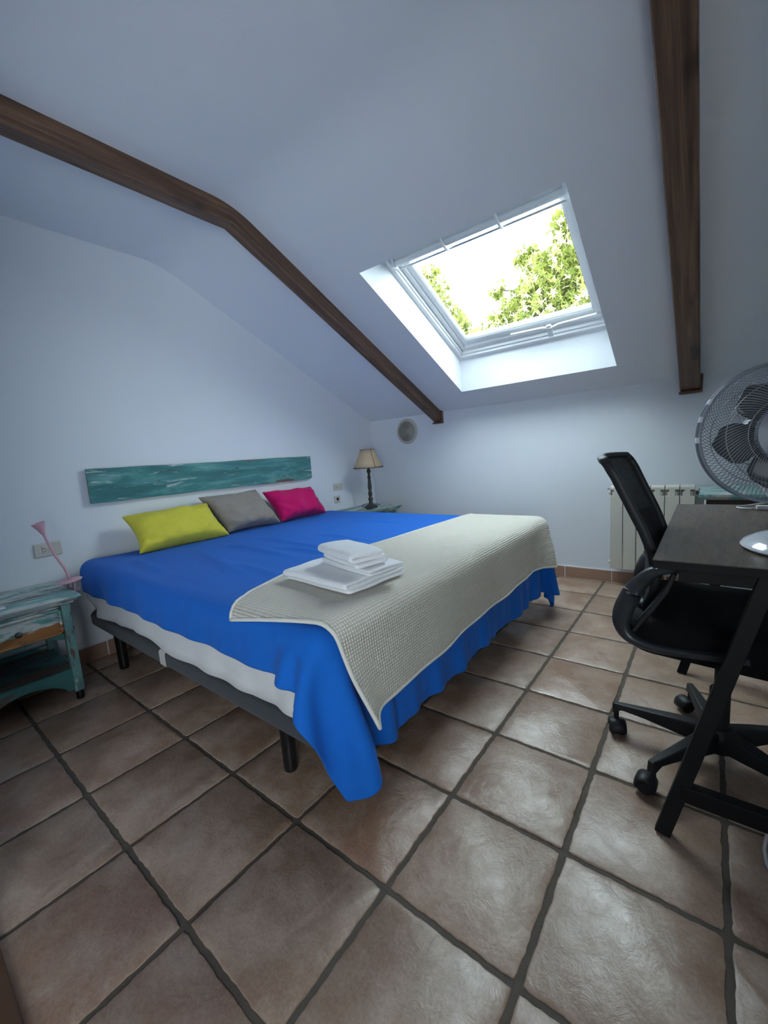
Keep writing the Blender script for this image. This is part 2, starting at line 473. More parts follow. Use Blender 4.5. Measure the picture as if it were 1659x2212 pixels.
# doorway: wooden threshold and jambs
mb = MB(); mb.box(-.45, 1.75, YN - T - .02, -.281, -.004, .014)
struct(mb.build('trim_2', M_doorwood, bevel=.004))
mb = MB()
for a, b_ in ((-.45, -.415), (1.715, 1.75)): mb.box(a, b_, YN - T - .01, YN + .012, .014, 2.06)
mb.box(-.415, 1.715, YN - T - .01, YN + .012, 2.025, 2.06)
struct(mb.build('door_1', M_doorwood, bevel=.004))

# skirting
def skirting(name, axis):
    mb = MB(); h = .088
    if axis == 'far':
        y0 = YF - .012
        for k in range(-6, 6):
            a, b_ = max(XW + .012, k*.335 + .06 + .003), min(XR, (k+1)*.335 + .06 - .003)
            if b_ > a: mb.box(a, b_, y0, YF + .01, -.004, h + rnd.uniform(-.001, .001))
    else:
        x1 = XW + .012
        for k in range(-7, 10):
            a, b_ = max(YN, k*.335 + .12 + .003), min(YF, (k+1)*.335 + .12 - .003)
            if b_ > a: mb.box(XW - .01, x1, a, b_, -.004, h + rnd.uniform(-.001, .001))
    return struct(mb.build(name, M_terra, bevel=.003))
skirting('baseboard_far', 'far'); skirting('baseboard_left', 'left')
mb = MB(); mb.box(XW, XR, YF - .008, YF + .01, .0, .092)   # grout behind and above the skirting
mb.box(XW - .01, XW + .008, YN, YF, 0, .092)
struct(mb.build('trim_3', M_wall))

# ---------------------------------------------------------------- skylight window
def sp(x, y, h): return (x, y, zs(y) + h)
def ring(mb, x0, x1, y0, y1, w, h0, h1, wt=None):
    """rectangular frame lying in the slope, w wide, from height h0 to h1 above the ceiling plane"""
    wt = w if wt is None else wt
    for xa, xb, ya, yb in ((x0, x0 + w, y0, y1), (x1 - w, x1, y0, y1), (x0 + w, x1 - w, y0, y0 + wt), (x0 + w, x1 - w, y1 - w, y1)):
        vs = [sp(x, y, h) for h in (h0, h1) for y in (ya, yb) for x in (xa, xb)]
        mb.add(vs, [(0, 2, 3, 1), (4, 5, 7, 6), (0, 1, 5, 4), (2, 6, 7, 3), (0, 4, 6, 2), (1, 3, 7, 5)])
win = bpy.data.objects.new('window_1', None); COL.objects.link(win); win.location = sp(-.106, 2.25, .26); struct(win)
mb = MB(); ring(mb, OX0 - .03, OX1 + .03, OY0 - .05, OY1 + .03, .062, .245, .36); ring(mb, OX0 + .028, OX1 - .028, OY0 + .03, OY1 - .028, .014, .262, .36)
mb.build('outer_frame', M_winframe, win, bevel=.004)
mb = MB(); ring(mb, OX0 + .044, OX1 - .044, OY0 + .06, OY1 - .045, .03, .285, .36); ring(mb, OX0 + .072, OX1 - .072, OY0 + .1, OY1 - .075, .045, .300, .345, .09)
mb.build('sash_frame', M_winframe, win, bevel=.005)
mb = MB(); ring(mb, OX0 + .114, OX1 - .114, OY0 + .18, OY1 - .117, .006, .306, .330)
mb.build('glazing_seal', M_grey_seal, win)
mb = MB()
vs = [sp(x, y, h) for h in (.318, .324) for y in (OY0 + .1, OY1 - .1) for x in (OX0 + .09, OX1 - .09)]
mb.add(vs, [(0, 2, 3, 1), (4, 5, 7, 6), (0, 1, 5, 4), (2, 6, 7, 3), (0, 4, 6, 2), (1, 3, 7, 5)])
mb.build('glass_pane', M_glass, win)
mb = MB()
mb.tube([sp(OX0 + .055, 1.925, .252), sp(OX1 - .075, 1.925, .252)], .019, 16)
mb.bar(sp(OX0 + .04, 1.86, .275), sp(OX1 - .06, 1.86, .275), .19, .02, (0, SL, 1))
mb.box(OX0 + .045, OX0 + .06, 1.90, 1.95, zs(1.925) + .225, zs(1.925) + .285); mb.box(OX1 - .08, OX1 - .065, 1.90, 1.95, zs(1.925) + .225, zs(1.925) + .285)
cas = mb.build('blind_cassette', M_winframe, win, smooth=40)
mb = MB(); mb.tube([sp(OX0 + .06, 1.975, .262), sp(OX1 - .08, 1.975, .262)], .008, 10)
mb.build('pull_bar', plain('grey_aluminium', (.45, .46, .48), .3, metal=.6), cas, smooth=40)
for cxp in (-.26, .06):
    mb = MB(); mb.tube([sp(cxp, 1.84 + .12*t, .240 - .02*math.sin(PI*t)) for t in [k/8 for k in range(9)]], .008, 8)
    mb.build('blind_clip', M_winframe, cas, smooth=40)
mb = MB(); mb.tube([sp(-.20, 2.735, .268), sp(.02, 2.735, .262), sp(.075, 2.738, .25), sp(.13, 2.735, .262), sp(.36, 2.735, .268)], .008, 10)
mb.bar(sp(.065, 2.725, .262), sp(.065, 2.79, .235), .03, .016, (0, SL, 1))
mb.build('handle', M_winframe, win, smooth=40)

# ---------------------------------------------------------------- ceiling beams
def beam(label, x0, x1, ymin):
    d = .09
    root = thing('ceiling_beam', label, 'beam', ((x0+x1)/2, YF, ZK))
    mb = MB(); e = .004
    # two runs mitred at the fold of the ceiling
    ym = YC + 0.0
    prof = [(ymin, ZC + e), (ym, ZC + e), (YF, ZK + e), (YF, ZK - d), (ym - .012, ZC - d), (ymin, ZC - d)]
    # quads with uv along the length
    ch = .006
    prof_top = [prof[0], prof[1], prof[2]]; prof_bot = [prof[5], prof[4], prof[3]]
    # subdivide the length
    def sub(L, n=14):
        out = []
        for a, b_ in zip(L[:-1], L[1:]):
            for k in range(n): out.append((a[0] + (b_[0]-a[0])*k/n, a[1] + (b_[1]-a[1])*k/n))
        out.append(L[-1]); return out
    pt, pb = sub(prof_top), sub(prof_bot)
    vs = []; uv = []; fs = []
    section = []
    for k, (t, b_) in enumerate(zip(pt, pb)):
        j = rnd.uniform(-.0012, .0012)
        L = pb[k][0]*1.1
        sec = [(x0 + j, t[0], t[1]), (x0 + j, b_[0], b_[1] + ch), (x0 + ch, b_[0], b_[1] + j), (x1 - ch, b_[0], b_[1] + j), (x1 + j, b_[0], b_[1] + ch), (x1 + j, t[0], t[1])]
        vv = [0, .09, .1, .1 + x1 - x0, .11 + x1 - x0, .2 + x1 - x0]
        vs += sec; uv += [(L + x0, q + x0) for q in vv]
    n = len(pt)
    for k in range(n-1):
        for i in range(6):
            fs.append((k*6 + i, k*6 + (i+1) % 6, (k+1)*6 + (i+1) % 6, (k+1)*6 + i))
    fs.append(tuple(range(5, -1, -1))); fs.append(tuple((n-1)*6 + i for i in range(6)))
    mb.add(vs, fs)
    mb.build('beam_timber', M_beam, root, uv=uv)
    # L-shaped end moulding against the wall
    mb = MB(); w = .014
    mb.box(x0 - .004, x1 + w, YF - .028, YF, ZK - d - w, ZK - d + .002)
    mb.box(x1, x1 + w, YF - .028, YF, ZK - d, ZK + .012)
    n0 = len(mb.v)
    mb.build('end_moulding', M_beam, root, bevel=.003, uv=[(p[0]*3, p[2]*3) for p in mb.v])
beam('dark brown stained ceiling beam near the headboard wall, with a bend where the ceiling folds', -1.088, -1.003, -1.95)
beam('dark brown stained ceiling beam right of the skylight, running down to above the desk fan', .787, .893, -1.95)

# ---------------------------------------------------------------- cloth solver
def sdf_box(P, lo, hi, r):
    c = (np.array(lo) + np.array(hi))/2; h = (np.array(hi) - np.array(lo))/2 - r
    q = P - c; a = np.abs(q) - h; m = np.maximum(a, 0); L = np.linalg.norm(m, axis=-1)
    inside = np.minimum(np.max(a, axis=-1), 0)
    d = L + inside - r
    g = np.where(L[..., None] > 1e-9, m/np.maximum(L, 1e-9)[..., None], (a == a.max(-1, keepdims=True)).astype(float))
    return d, g*np.sign(q)
def drape(P0, lo, hi, r, pin, steps=160, iters=10, th=.004, seed=1, friction=.5, floorz=.004, extra=None):
    X0 = P0.copy(); X = P0.copy(); V = np.zeros_like(X)
    n, m, _ = X.shape
    links = []
    def L(di, dj, par, k):
        a = X0[max(0, -di):n - max(0, di), max(0, -dj):m - max(0, dj)]
        links.append((di, dj, par, k))
    groups = []
    for di, dj, k in ((1, 0, 1.), (0, 1, 1.), (1, 1, .5), (1, -1, .5), (2, 0, .18), (0, 2, .18)):
        I, J = np.meshgrid(np.arange(n), np.arange(m), indexing='ij')
        ok = (I + di < n) & (J + dj < m) & (J + dj >= 0)
        I, J = I[ok], J[ok]
        key = (I//max(1, di) if di else J//max(1, abs(dj))) % 2
        for c in (0, 1):
            s_ = key == c
            A = I[s_]*m + J[s_]; B = (I[s_] + di)*m + J[s_] + dj
            rest = np.linalg.norm(X0.reshape(-1, 3)[A] - X0.reshape(-1, 3)[B], axis=1)
            groups.append((A, B, rest, k))
    w = np.where(pin, 0., 1.).reshape(-1)
    dt = 1/60
    Xf = X.reshape(-1, 3); Vf = V.reshape(-1, 3)
    for s in range(steps):
        damp = .96 if s < steps*.7 else .85
        Vf[:, 2] -= 9.8*dt*w; Vf *= damp
        prev = Xf.copy(); Xf = Xf + Vf*dt*w[:, None]
        for it in range(iters):
            for A, B, rest, k in groups:
                d = Xf[B] - Xf[A]; Ld = np.linalg.norm(d, axis=1); ws = w[A] + w[B]
                c = np.where(ws > 0, k*(Ld - rest)/np.maximum(Ld*ws, 1e-9), 0)[:, None]*d
                Xf[A] += c*w[A][:, None]; Xf[B] -= c*w[B][:, None]
            if it % 3 == 2 or it == iters - 1:
                d, g = sdf_box(Xf, lo, hi, r)
                pen = np.where(d < th, th - d, 0)*w
                Xf += g*pen[:, None]
                if extra is not None: Xf = extra(Xf, w)
                Xf[:, 2] = np.maximum(Xf[:, 2], floorz)
                hit = pen > 0
                if hit.any():
                    mv = Xf - prev; mv_t = mv - g*np.sum(mv*g, 1, keepdims=True)
                    Xf -= np.where(hit[:, None], mv_t*friction*.5, 0)
        Vf = (Xf - prev)/dt
    return Xf.reshape(n, m, 3)
def vnoise(x, y, seed=0):
    r = np.random.RandomState(seed); z = 0*x
    for k in range(7):
        a, b_, p = r.uniform(-1, 1), r.uniform(-1, 1), r.uniform(0, 6.28); z = z + np.sin(a*x + b_*y + p)
    return z/4

# ---------------------------------------------------------------- bed
BX1, BY0, BY1 = .115, .385, 2.36
ZT = .598
bed = thing('bed_base', 'low charcoal upholstered double bed base with short black round legs', 'bed', (-.88, 1.37, 0))
def rrect(x0, x1, y0, y1, r, n=8, square_left=True):
    P = []
    for cx_, cy_, a0 in ((x1 - r, y1 - r, 0), (x0 + r, y1 - r, 90), (x0 + r, y0 + r, 180), (x1 - r, y0 + r, 270)):
        for k in range(n+1):
            a = math.radians(a0 + 90*k/n); P.append((cx_ + r*math.cos(a), cy_ + r*math.sin(a)))
    return P
mb = MB()
outer = rrect(XW + .03, BX1 + .015, BY0 - .012, BY1 + .012, .085)
lv = [(.030, .236), (.010, .236), (.002, .243), (0, .255), (0, .292), (.006, .303), (.03, .308), (.5, .308)]
cxm, cym = (XW + .03 + BX1)/2, (BY0 + BY1)/2
def inset(P, d):
    out = []
    for x, y in P:
        sx = (abs(x - cxm) - d)/abs(x - cxm); sy = (abs(y - cym) - d)/abs(y - cym)
        out.append((cxm + (x - cxm)*max(sx, .01), cym + (y - cym)*max(sy, .01)))
    return out
m_ = len(outer); vs = []; fs = []
for d, z in lv: vs += [(x, y, z) for x, y in inset(outer, d)]
for a in range(len(lv)-1):
    fs += [(a*m_ + k, a*m_ + (k+1) % m_, (a+1)*m_ + (k+1) % m_, (a+1)*m_ + k) for k in range(m_)]
fs.append(tuple(range(m_-1, -1, -1))); fs.append(tuple((len(lv)-1)*m_ + k for k in range(m_)))
mb.add(vs, fs); mb.build('base_frame', M_bedbase, bed, smooth=50)
for lx, ly in ((-.18, .468), (-1.585, .440), (-.18, 1.37), (-1.585, 1.37), (-.18, 2.27), (-1.585, 2.27)):
    mb = MB(); mb.lathe([(.022, 0), (.024, .004), (.024, .02), (.026, .14), (.03, .24)], 20, Matrix.Translation((lx, ly, 0)))
    mb.build('leg', M_legblk, bed, smooth=40)
mb = MB()   # paper band wrapped round the rail
pr_ = [(BY0 - .002, .236), (BY0 - .014, .241), (BY0 - .0145, .296), (BY0 - .008, .306), (BY0 + .02, .311)]
mb.grid([[(-.905 + .055*k + .012*(p[1] - .27)*0, p[0], p[1]) for p in pr_] for k in (0, 1)])
mb.build('label_band', M_label, bed, solid=.0012)

# mattress with its white sheet hanging in crumpled folds
mat_root = thing('mattress', 'thick mattress on the bed base, under the blue bedspread', 'mattress', (-.88, 1.37, .31))
mb = MB(); mb.box(XW + .012, BX1 - .015, BY0 + .012, BY1 - .012, .309, ZT - .018)
mb.build('mattress_body', M_sheet, mat_root, bevel=.05, seg=5, smooth=60)
P = []
NS = 420
per = rrect(XW + .012, BX1 - .012, BY0 + .004, BY1 - .004, .05, 6)
# resample perimeter
seg = []; 
for i in range(len(per)):
    a, b_ = Vector(per[i]), Vector(per[(i+1) % len(per)]); seg.append((a, b_, (b_-a).length))
tot = sum(s_[2] for s_ in seg)
ring_pts = []; acc = 0; si = 0
for k in range(NS):
    t = tot*k/NS
    while acc + seg[si][2] < t: acc += seg[si][2]; si += 1
    a, b_, l_ = seg[si]; q = (t - acc)/max(l_, 1e-9); p = a.lerp(b_, min(q, 1)); ring_pts.append((p.x, p.y))
rows = 9; vs = []; fs = []
for a in range(rows):
    v_ = a/(rows-1)
    for k, (x, y) in enumerate(ring_pts):
        s_ = tot*k/NS
        dx, dy = x - cxm, y - cym
        nx = 1 if dx > (BX1 - cxm) - .03 else (-1 if dx < -(BX1 - cxm) + .03 else 0)
        ny = 1 if dy > (BY1 - cym) - .03 else (-1 if dy < -(BY1 - cym) + .03 else 0)
        nl = math.hypot(nx, ny) or 1
        fold = .008*math.sin(s_*9 + 2*math.sin(s_*3.1)) + .005*math.sin(s_*23 + 1.3*math.sin(s_*7))
        if ny < 0: fold += .012*math.exp(-((x + 1.60)/.05)**2) + .012*math.exp(-((x + .02)/.06)**2)
        off = .003 + max(0, (v_ - .45)/.55)*(.006 + max(-.006, fold))
        hem = .322 + .008*math.sin(s_*4.2 + 1) + .005*math.sin(s_*11)
        if ny < 0 and x < -1.6: hem += (-1.6 - x)*.35
        z = (ZT - .055)*(1 - v_) + hem*v_
        if v_ > .9: off += .004
        vs.append((max(x + nx/nl*off, XW + .006), y + ny/nl*off, z))
for a in range(rows-1):
    fs += [(a*NS + k, a*NS + (k+1) % NS, (a+1)*NS + (k+1) % NS, (a+1)*NS + k) for k in range(NS)]
mb = MB(); mb.add(vs, fs); mb.build('white_sheet', M_sheet, mat_root, smooth=180, solid=.002)

# bedspread
h = .0235
A = np.arange(-1.80, BX1 + .372, h); B = np.arange(.228, BY1 + .33, h)
P0 = np.zeros((len(A), len(B), 3)); P0[..., 0] = A[:, None]; P0[..., 1] = B[None, :]
sc_y = np.interp(B, [.228, .42, .62, 2.35, 2.55, 2.7], [1.0, 1.03, 1.19, 1.17, 1.0, 1.0])
P0[..., 0] = np.where(P0[..., 0] > BX1, BX1 + (P0[..., 0] - BX1)*sc_y[None, :], P0[..., 0])   # the foot hem is cut a little longer than the corners
def crease(x, y):
    z = .004*vnoise(x*5, y*7, 3) + .0035*vnoise(x*12, y*5, 5)
    # long soft creases fanning out from below the pillows
    for (xa, ya, xb, yb, w_, hh) in ((-1.5, .85, -.55, .62, .022, .010), (-1.45, 1.0, -.60, .95, .02, .009), (-1.35, 1.2, -.55, 1.16, .016, .008),
                                     (-1.55, .55, -1.0, .47, .025, .010), (-1.1, 1.45, -.5, 1.40, .015, .006), (-1.2, 1.9, -.65, 1.92, .014, .006), (-1.0, 1.06, -.52, 1.08, .014, .008), (-.9, .75, -.4, .70, .02, .006)):
        dx_, dy_ = xb - xa, yb - ya; L_ = math.hypot(dx_, dy_)
        t = ((x - xa)*dx_ + (y - ya)*dy_)/L_**2; d = ((x - xa)*dy_ - (y - ya)*dx_)/L_
        z = z + 2.5*hh*np.exp(-(d/w_)**2)*np.exp(-((t - .5)/.38)**4)
    return z
P0[..., 2] = ZT + .006 + crease(P0[..., 0], P0[..., 1])
pin = (P0[..., 0] < BX1 - .10) & (P0[..., 1] > BY0 + .09) & (P0[..., 1] < BY1 - .09)
st = P0.copy()
# gentle outward start so that the corner falls as one open fold
drap = drape(st, (XW - .2, BY0 - .016, .20), (BX1 + .022, BY1 + .012, ZT + .002), .055, pin, steps=150, iters=12)
x_, y_, z_ = drap[..., 0], drap[..., 1], drap[..., 2]
amt = np.clip((ZT - .08 - z_)/.35, 0, 1)*np.clip((x_ - BX1 + .03)/.03, 0, 1)
fold = .010*np.sin(y_*22 + 2.2*np.sin(y_*5 + 1)) + .006*np.sin(y_*47 + 2*np.sin(y_*9))
wid = np.clip((.33 - z_)/.12, 0, 1)
drap[..., 0] += amt*np.maximum(fold*(.25 + 1.0*wid) + .006, 0)
amt2 = np.clip((ZT - .03 - z_)/.12, 0, 1)*np.clip((BY0 + .02 - y_)/.03, 0, 1)
drap[..., 1] -= amt2*(.006 + .006*np.sin(x_*14 + 2*np.sin(x_*4)) + .004*np.sin(x_*31))
drap[..., 2] += .008*np.sin(y_*9 + 1)*np.clip((.4 - z_)/.2, 0, 1)
drap[..., 1] += .0*np.clip((.36 - z_)/.25, 0, 1)*np.clip((.62 - y_)/.15, 0, 1)
drap[..., 0] += .045*np.clip((.43 - z_)/.15, 0, 1)*np.clip((.60 - y_)/.15, 0, 1)*np.clip((x_ - BX1 + .15)/.1, 0, 1)
mb = MB(); mb.grid(drap.tolist())
spread = mb.build('bedspread', M_blue, smooth=180, sub=1, solid=.003, loc=(-.88, 1.37, ZT))
tag(spread, 'bright blue bedspread covering the bed and hanging over its foot', 'bedspread')

# cream waffle throw
nu, nv = 46, 96
us = np.linspace(0, 1, nu); vs_ = np.linspace(0, 1, nv)
def interp(t, xs, ys): return np.interp(t, xs, ys)
yy = np.linspace(.34, BY1 + .05, nv)
headx = np.interp(yy, [.34, .48, .66, 1.0, 1.4, 1.9, 2.3, 2.53], [-.275, -.33, -.385, -.43, -.40, -.385, -.375, -.33])
footx = np.interp(yy, [.34, .60, .9, 1.2, 1.6, 2.0, 2.3, 2.53], [.400, .405, .40, .39, .38, .375, .395, .41])
T0 = np.zeros((nu, nv, 3))
for i, u in enumerate(us):
    T0[i, :, 0] = headx*(1-u) + footx*u
    # the near edge runs aslant: it leaves the side of the bed at the head end
    y0n = .345 + .125*u
    T0[i, :, 1] = y0n + (yy - yy[0])/(yy[-1] - yy[0])*(yy[-1] - y0n)
T0[..., 2] = ZT + .020 + .003*vnoise(T0[..., 0]*9, T0[..., 1]*6, 11)
pin = (T0[..., 0] < BX1 - .11) & (T0[..., 1] > BY0 + .08) & (T0[..., 1] < BY1 - .09)
thr = drape(T0, (XW - .2, BY0 - .018, .20), (BX1 + .040, BY1 + .018, ZT + .014), .062, pin, steps=130, iters=12, th=.004)
a_ = np.clip((ZT - .06 - thr[..., 2])/.2, 0, 1)
thr[..., 0] += a_*(.014 + .006*np.sin(thr[..., 1]*8 + 1) + .004*np.sin(thr[..., 1]*21))
# keep the hanging part of the throw outside the bedspread folds
bsv = drap.reshape(-1, 3); bsv = bsv[(bsv[:, 0] > BX1 - .03)]
tf = thr.reshape(-1, 3)
need = np.full(len(tf), -9.)
for i in range(len(tf)):
    if tf[i, 2] < ZT - .02 and tf[i, 0] > BX1 - .02:
        m2 = (np.abs(bsv[:, 1] - tf[i, 1]) < .030) & (np.abs(bsv[:, 2] - tf[i, 2]) < .030)
        if m2.any(): need[i] = bsv[m2, 0].max() + .010
push = np.maximum(need - tf[:, 0], 0).reshape(nu, nv)
for _ in range(10):
    pad = np.pad(push, 1, mode='edge'); av = (pad[:-2, 1:-1] + pad[2:, 1:-1] + pad[1:-1, :-2] + pad[1:-1, 2:])/4
    push = np.maximum(push, av*.98)
thr[..., 0] += push
wl = np.clip((ZT - .02 - thr[..., 2])/.06, 0, 1)[..., None]
for _ in range(6):      # relax the hanging part
    q = np.pad(thr, ((1, 1), (1, 1), (0, 0)), mode='edge')
    q[0, 1:-1] = 2*thr[0] - thr[1]; q[-1, 1:-1] = 2*thr[-1] - thr[-2]; q[1:-1, 0] = 2*thr[:, 0] - thr[:, 1]; q[1:-1, -1] = 2*thr[:, -1] - thr[:, -2]
    av = (q[:-2, 1:-1] + q[2:, 1:-1] + q[1:-1, :-2] + q[1:-1, 2:])/4
    thr = thr + (av - thr)*wl*.8
uvs = T0[..., :2].reshape(-1, 2).tolist()
mb = MB(); mb.grid(thr.tolist())
throw = thing('throw_blanket', 'cream waffle-knit throw laid across the foot of the blue bed', 'blanket', (-.1, 1.4, ZT + .02))
mb.build('knit_cloth', M_waffle, throw, smooth=180, sub=1, solid=.007, solid_off=0, uv=uvs)
M_hem = mat_fabric('cream_rolled_hem', (.70, .675, .61), weave=300, wst=.5)
mb = MB()
edge = [thr[i, 0] for i in range(nu)] + [thr[nu-1, j] for j in range(1, nv)]
edge2 = [thr[0, j] for j in range(nv)]
up3 = np.array([0, 0, .0015])
mb.tube([tuple(p + up3) for p in edge], .0062, 8); mb.tube([tuple(p + up3) for p in edge2], .0055, 8)
mb.build('hem', M_hem, throw, smooth=180)

# ---------------------------------------------------------------- pillows
def pillow(name, label, C4, depth, mat, floor_dir, seed, pinch=.13, sag=.0, group='scatter cushions against the headboard wall'):
    """C4 = top-left, top-right, bottom-right, bottom-left corners in space; puffs out along the normal both ways"""
    TL, TR, BR, BL = [Vector(c) for c in C4]
    nrm = (TR - TL).cross(BL - TL).normalized()
    if nrm.x < 0: nrm = -nrm
    n = 26; r = np.random.RandomState(seed)
    ctr = (TL + TR + BR + BL)/4
    front = []; back = []
    for i in range(n+1):
        fr = []; bk = []
        for j in range(n+1):
            u, v = j/n, i/n
            a, b_ = 2*u - 1, 2*v - 1
            # edges bow in between the pointed corners
            au = a*(1 - pinch*(1 - b_**2)*abs(a)**3*0.9)
            bv = b_*(1 - pinch*(1 - a**2)*abs(b_)**3*1.3)
            u2, v2 = (au + 1)/2, (bv + 1)/2
            p = TL.lerp(TR, u2).lerp(BL.lerp(BR, u2), v2)
            th = ((1 - abs(a)**3.2)*(1 - abs(b_)**3.0))**.5 * depth/2
            th *= 1 + .30*max(0, b_)*(1 - abs(a)**4)
            # wrinkles running in from the corners and the lower edge
            w = .006*math.sin(9*a + 3*b_ + seed) + .006*math.sin(14*(a*b_) + 5*a + seed) + .004*math.sin(21*b_ + 4*a*a + seed)*abs(a)**2
            w += .010*math.sin(24*a + seed + 3*b_)*max(0, b_ - .35)*1.6 + .007*math.sin(17*a + 2*seed)*max(0, -b_ - .6)*1.8
            w *= min(1, 4*(1 - abs(a)))*min(1, 4*(1 - abs(b_)))
            fr.append(tuple(p + nrm*(th + w))); bk.append(tuple(p - nrm*(th*.75 + w*.3)))
        front.append(fr); back.append(bk)
    mb = MB(); mb.grid(front); mb.grid(back)
    o = mb.build(name, mat, smooth=180, loc=tuple(ctr))
    bm = bmesh.new(); bm.from_mesh(o.data); bmesh.ops.remove_doubles(bm, verts=bm.verts[:], dist=.0004)
    bmesh.ops.recalc_face_normals(bm, faces=bm.faces[:]); bm.to_mesh(o.data); bm.free()
    for p in o.data.polygons: p.use_smooth = True
    md = o.modifiers.new('sub', 'SUBSURF'); md.levels = 1; md.render_levels = 1
    return tag(o, label, 'cushion', group)
pillow('cushion', 'yellow rectangular velvet cushion on the blue bedspread, leftmost of the three', ((-1.79, .600, .822), (-1.78, 1.150, .835), (-1.62, 1.205, .604), (-1.60, .600, .606)), .16, M_yellow, 0, 2)
pillow('cushion', 'taupe grey linen cushion between the yellow and the magenta cushion', ((-1.83, 1.100, .878), (-1.83, 1.580, .886), (-1.65, 1.662, .606), (-1.67, 1.205, .606)), .16, M_grey, 0, 5)
pillow('cushion', 'magenta pink velvet cushion, rightmost of the three on the bed', ((-1.80, 1.602, .858), (-1.80, 2.122, .850), (-1.64, 2.135, .612), (-1.64, 1.648, .612)), .16, M_pink, 0, 9)

# ---------------------------------------------------------------- towels
def towel(label, ctr, rot, length, depth, layers, gap, seed, fold='n'):
    """a strip folded to and fro; the folds run along the length"""
    r = np.random.RandomState(seed)
    pts = []
    hw = depth/2
    for k in range(layers):
        z = gap*(k + .5)
        ys = np.linspace(-hw + .012, hw - .012, 12)
        ext = r.uniform(-.006, .004)
        if k % 2: ys = ys[::-1]
        pts += [(y_ + (ext if i in (0, 11) else 0), z + .0015*math.sin(y_*40 + k)) for i, y_ in enumerate(ys)]
        if k < layers - 1:
            s_ = -1 if k % 2 else 1
            for a in (-60, -20, 20, 60):
                ra = math.radians(a); pts.append((s_*(hw - .012 + gap*.75*math.cos(ra)) , gap*(k + 1) + gap/2*math.sin(ra)))
    nL = 16
    rows = []
    for i in range(nL+1):
        t = i/nL; x = -length/2 + length*t
        rows.append([(x + .004*math.sin(8*y_ + seed + 60*z), y_ + .003*math.sin(5*t + seed), z*(1 - .12*(2*t - 1)**6) + .002*math.sin(t*7 + y_*9 + seed)*z/(layers*gap)) for y_, z in pts])
    M = Matrix.Translation(ctr) @ Matrix.Rotation(math.radians(rot), 4, 'Z')
    mb = MB(); mb.grid([[tuple(M @ Vector(p)) for p in row] for row in rows])
    o = mb.build('folded_towel', M_terry, smooth=180, solid=gap*.86, sub=1, loc=ctr)
    return tag(o, label, 'towel', 'folded white towels stacked on the throw')
ZB = ZT + .028
towel('large white folded bath towel lying on the cream throw, bottom of the towel stack', (-.125, .755, ZB), -4, .36, .30, 3, .0165, 1)
towel('thin folded white hand towel between the large towel and the top towel', (-.055, .775, ZB + .050), -13, .31, .17, 2, .0115, 2)
towel('small thick folded white towel on top of the towel stack', (-.065, .745, ZB + .075), -20, .27, .135, 3, .0195, 3)

# ---------------------------------------------------------------- headboard plank
M_plank = mat_teal('teal_plank_paint', (14, 2.2, 14), white=.26, brown=.2, dark=.15, seed=1, base=(.045, .19, .195))
mb = MB()
P = []
def plank_edge(t, s): return .003*math.sin(t*9 + s) + .002*math.sin(t*31 + 2*s)
n = 60
y0, y1, z0, z1 = .486, 2.184, .914, 1.112
vs = []; fs = []
for k in range(n+1):
    t = k/n; y = y0 + (y1 - y0)*t
    zt = z1 + plank_edge(t, 1)*.5; zb = z0 + plank_edge(t, 4)*.5 + (.008 if t > .985 else 0)
    vs += [(XW + .012, y, zb), (XW + .034, y, zb), (XW + .034, y, zt), (XW + .012, y, zt)]
for k in range(n):
    for i in range(4): fs.append((k*4 + i, k*4 + (i+1) % 4, (k+1)*4 + (i+1) % 4, (k+1)*4 + i))
fs += [(3, 2, 1, 0), (n*4, n*4+1, n*4+2, n*4+3)]
root = thing('headboard_plank', 'long weathered teal wooden plank hung on the wall above the pillows', 'headboard', (XW + .02, 1.335, 1.01))
mb.add(vs, fs); mb.build('plank', M_plank, root, bevel=.002)
for yy_ in (.8, 1.87):
    mb = MB(); mb.box(XW, XW + .013, yy_ - .02, yy_ + .02, .94, 1.09); mb.build('wall_batten', M_doorwood, root)

# ---------------------------------------------------------------- nightstands
M_t_top = mat_teal('worn_top_paint', (5, 1.6, 5), white=.62, brown=.22, dark=.12, seed=3, base=(.13, .27, .27))
M_t_post = mat_teal('worn_post_paint', (8, 8, 2.4), white=.32, brown=.30, dark=.22, seed=4, base=(.12, .24, .235))
M_t_draw = mat_teal('worn_drawer_paint', (6, 2.2, 12), white=.66, brown=.46, dark=.15, seed=7, orange=True, base=(.10, .24, .23))
M_t_rail = mat_teal('worn_rail_paint', (9, 2.2, 12), white=.45, brown=.40, dark=.28, seed=8, base=(.10, .23, .22))
M_t_shelf = mat_teal('worn_shelf_paint', (5, 1.6, 10), white=.2, brown=.55, dark=.45, seed=9, base=(.045, .15, .145))
M_t_dark = mat_teal('worn_dark_teal', (6, 1.4, 6), white=.28, brown=.22, dark=.25, seed=12, base=(.05, .19, .18))
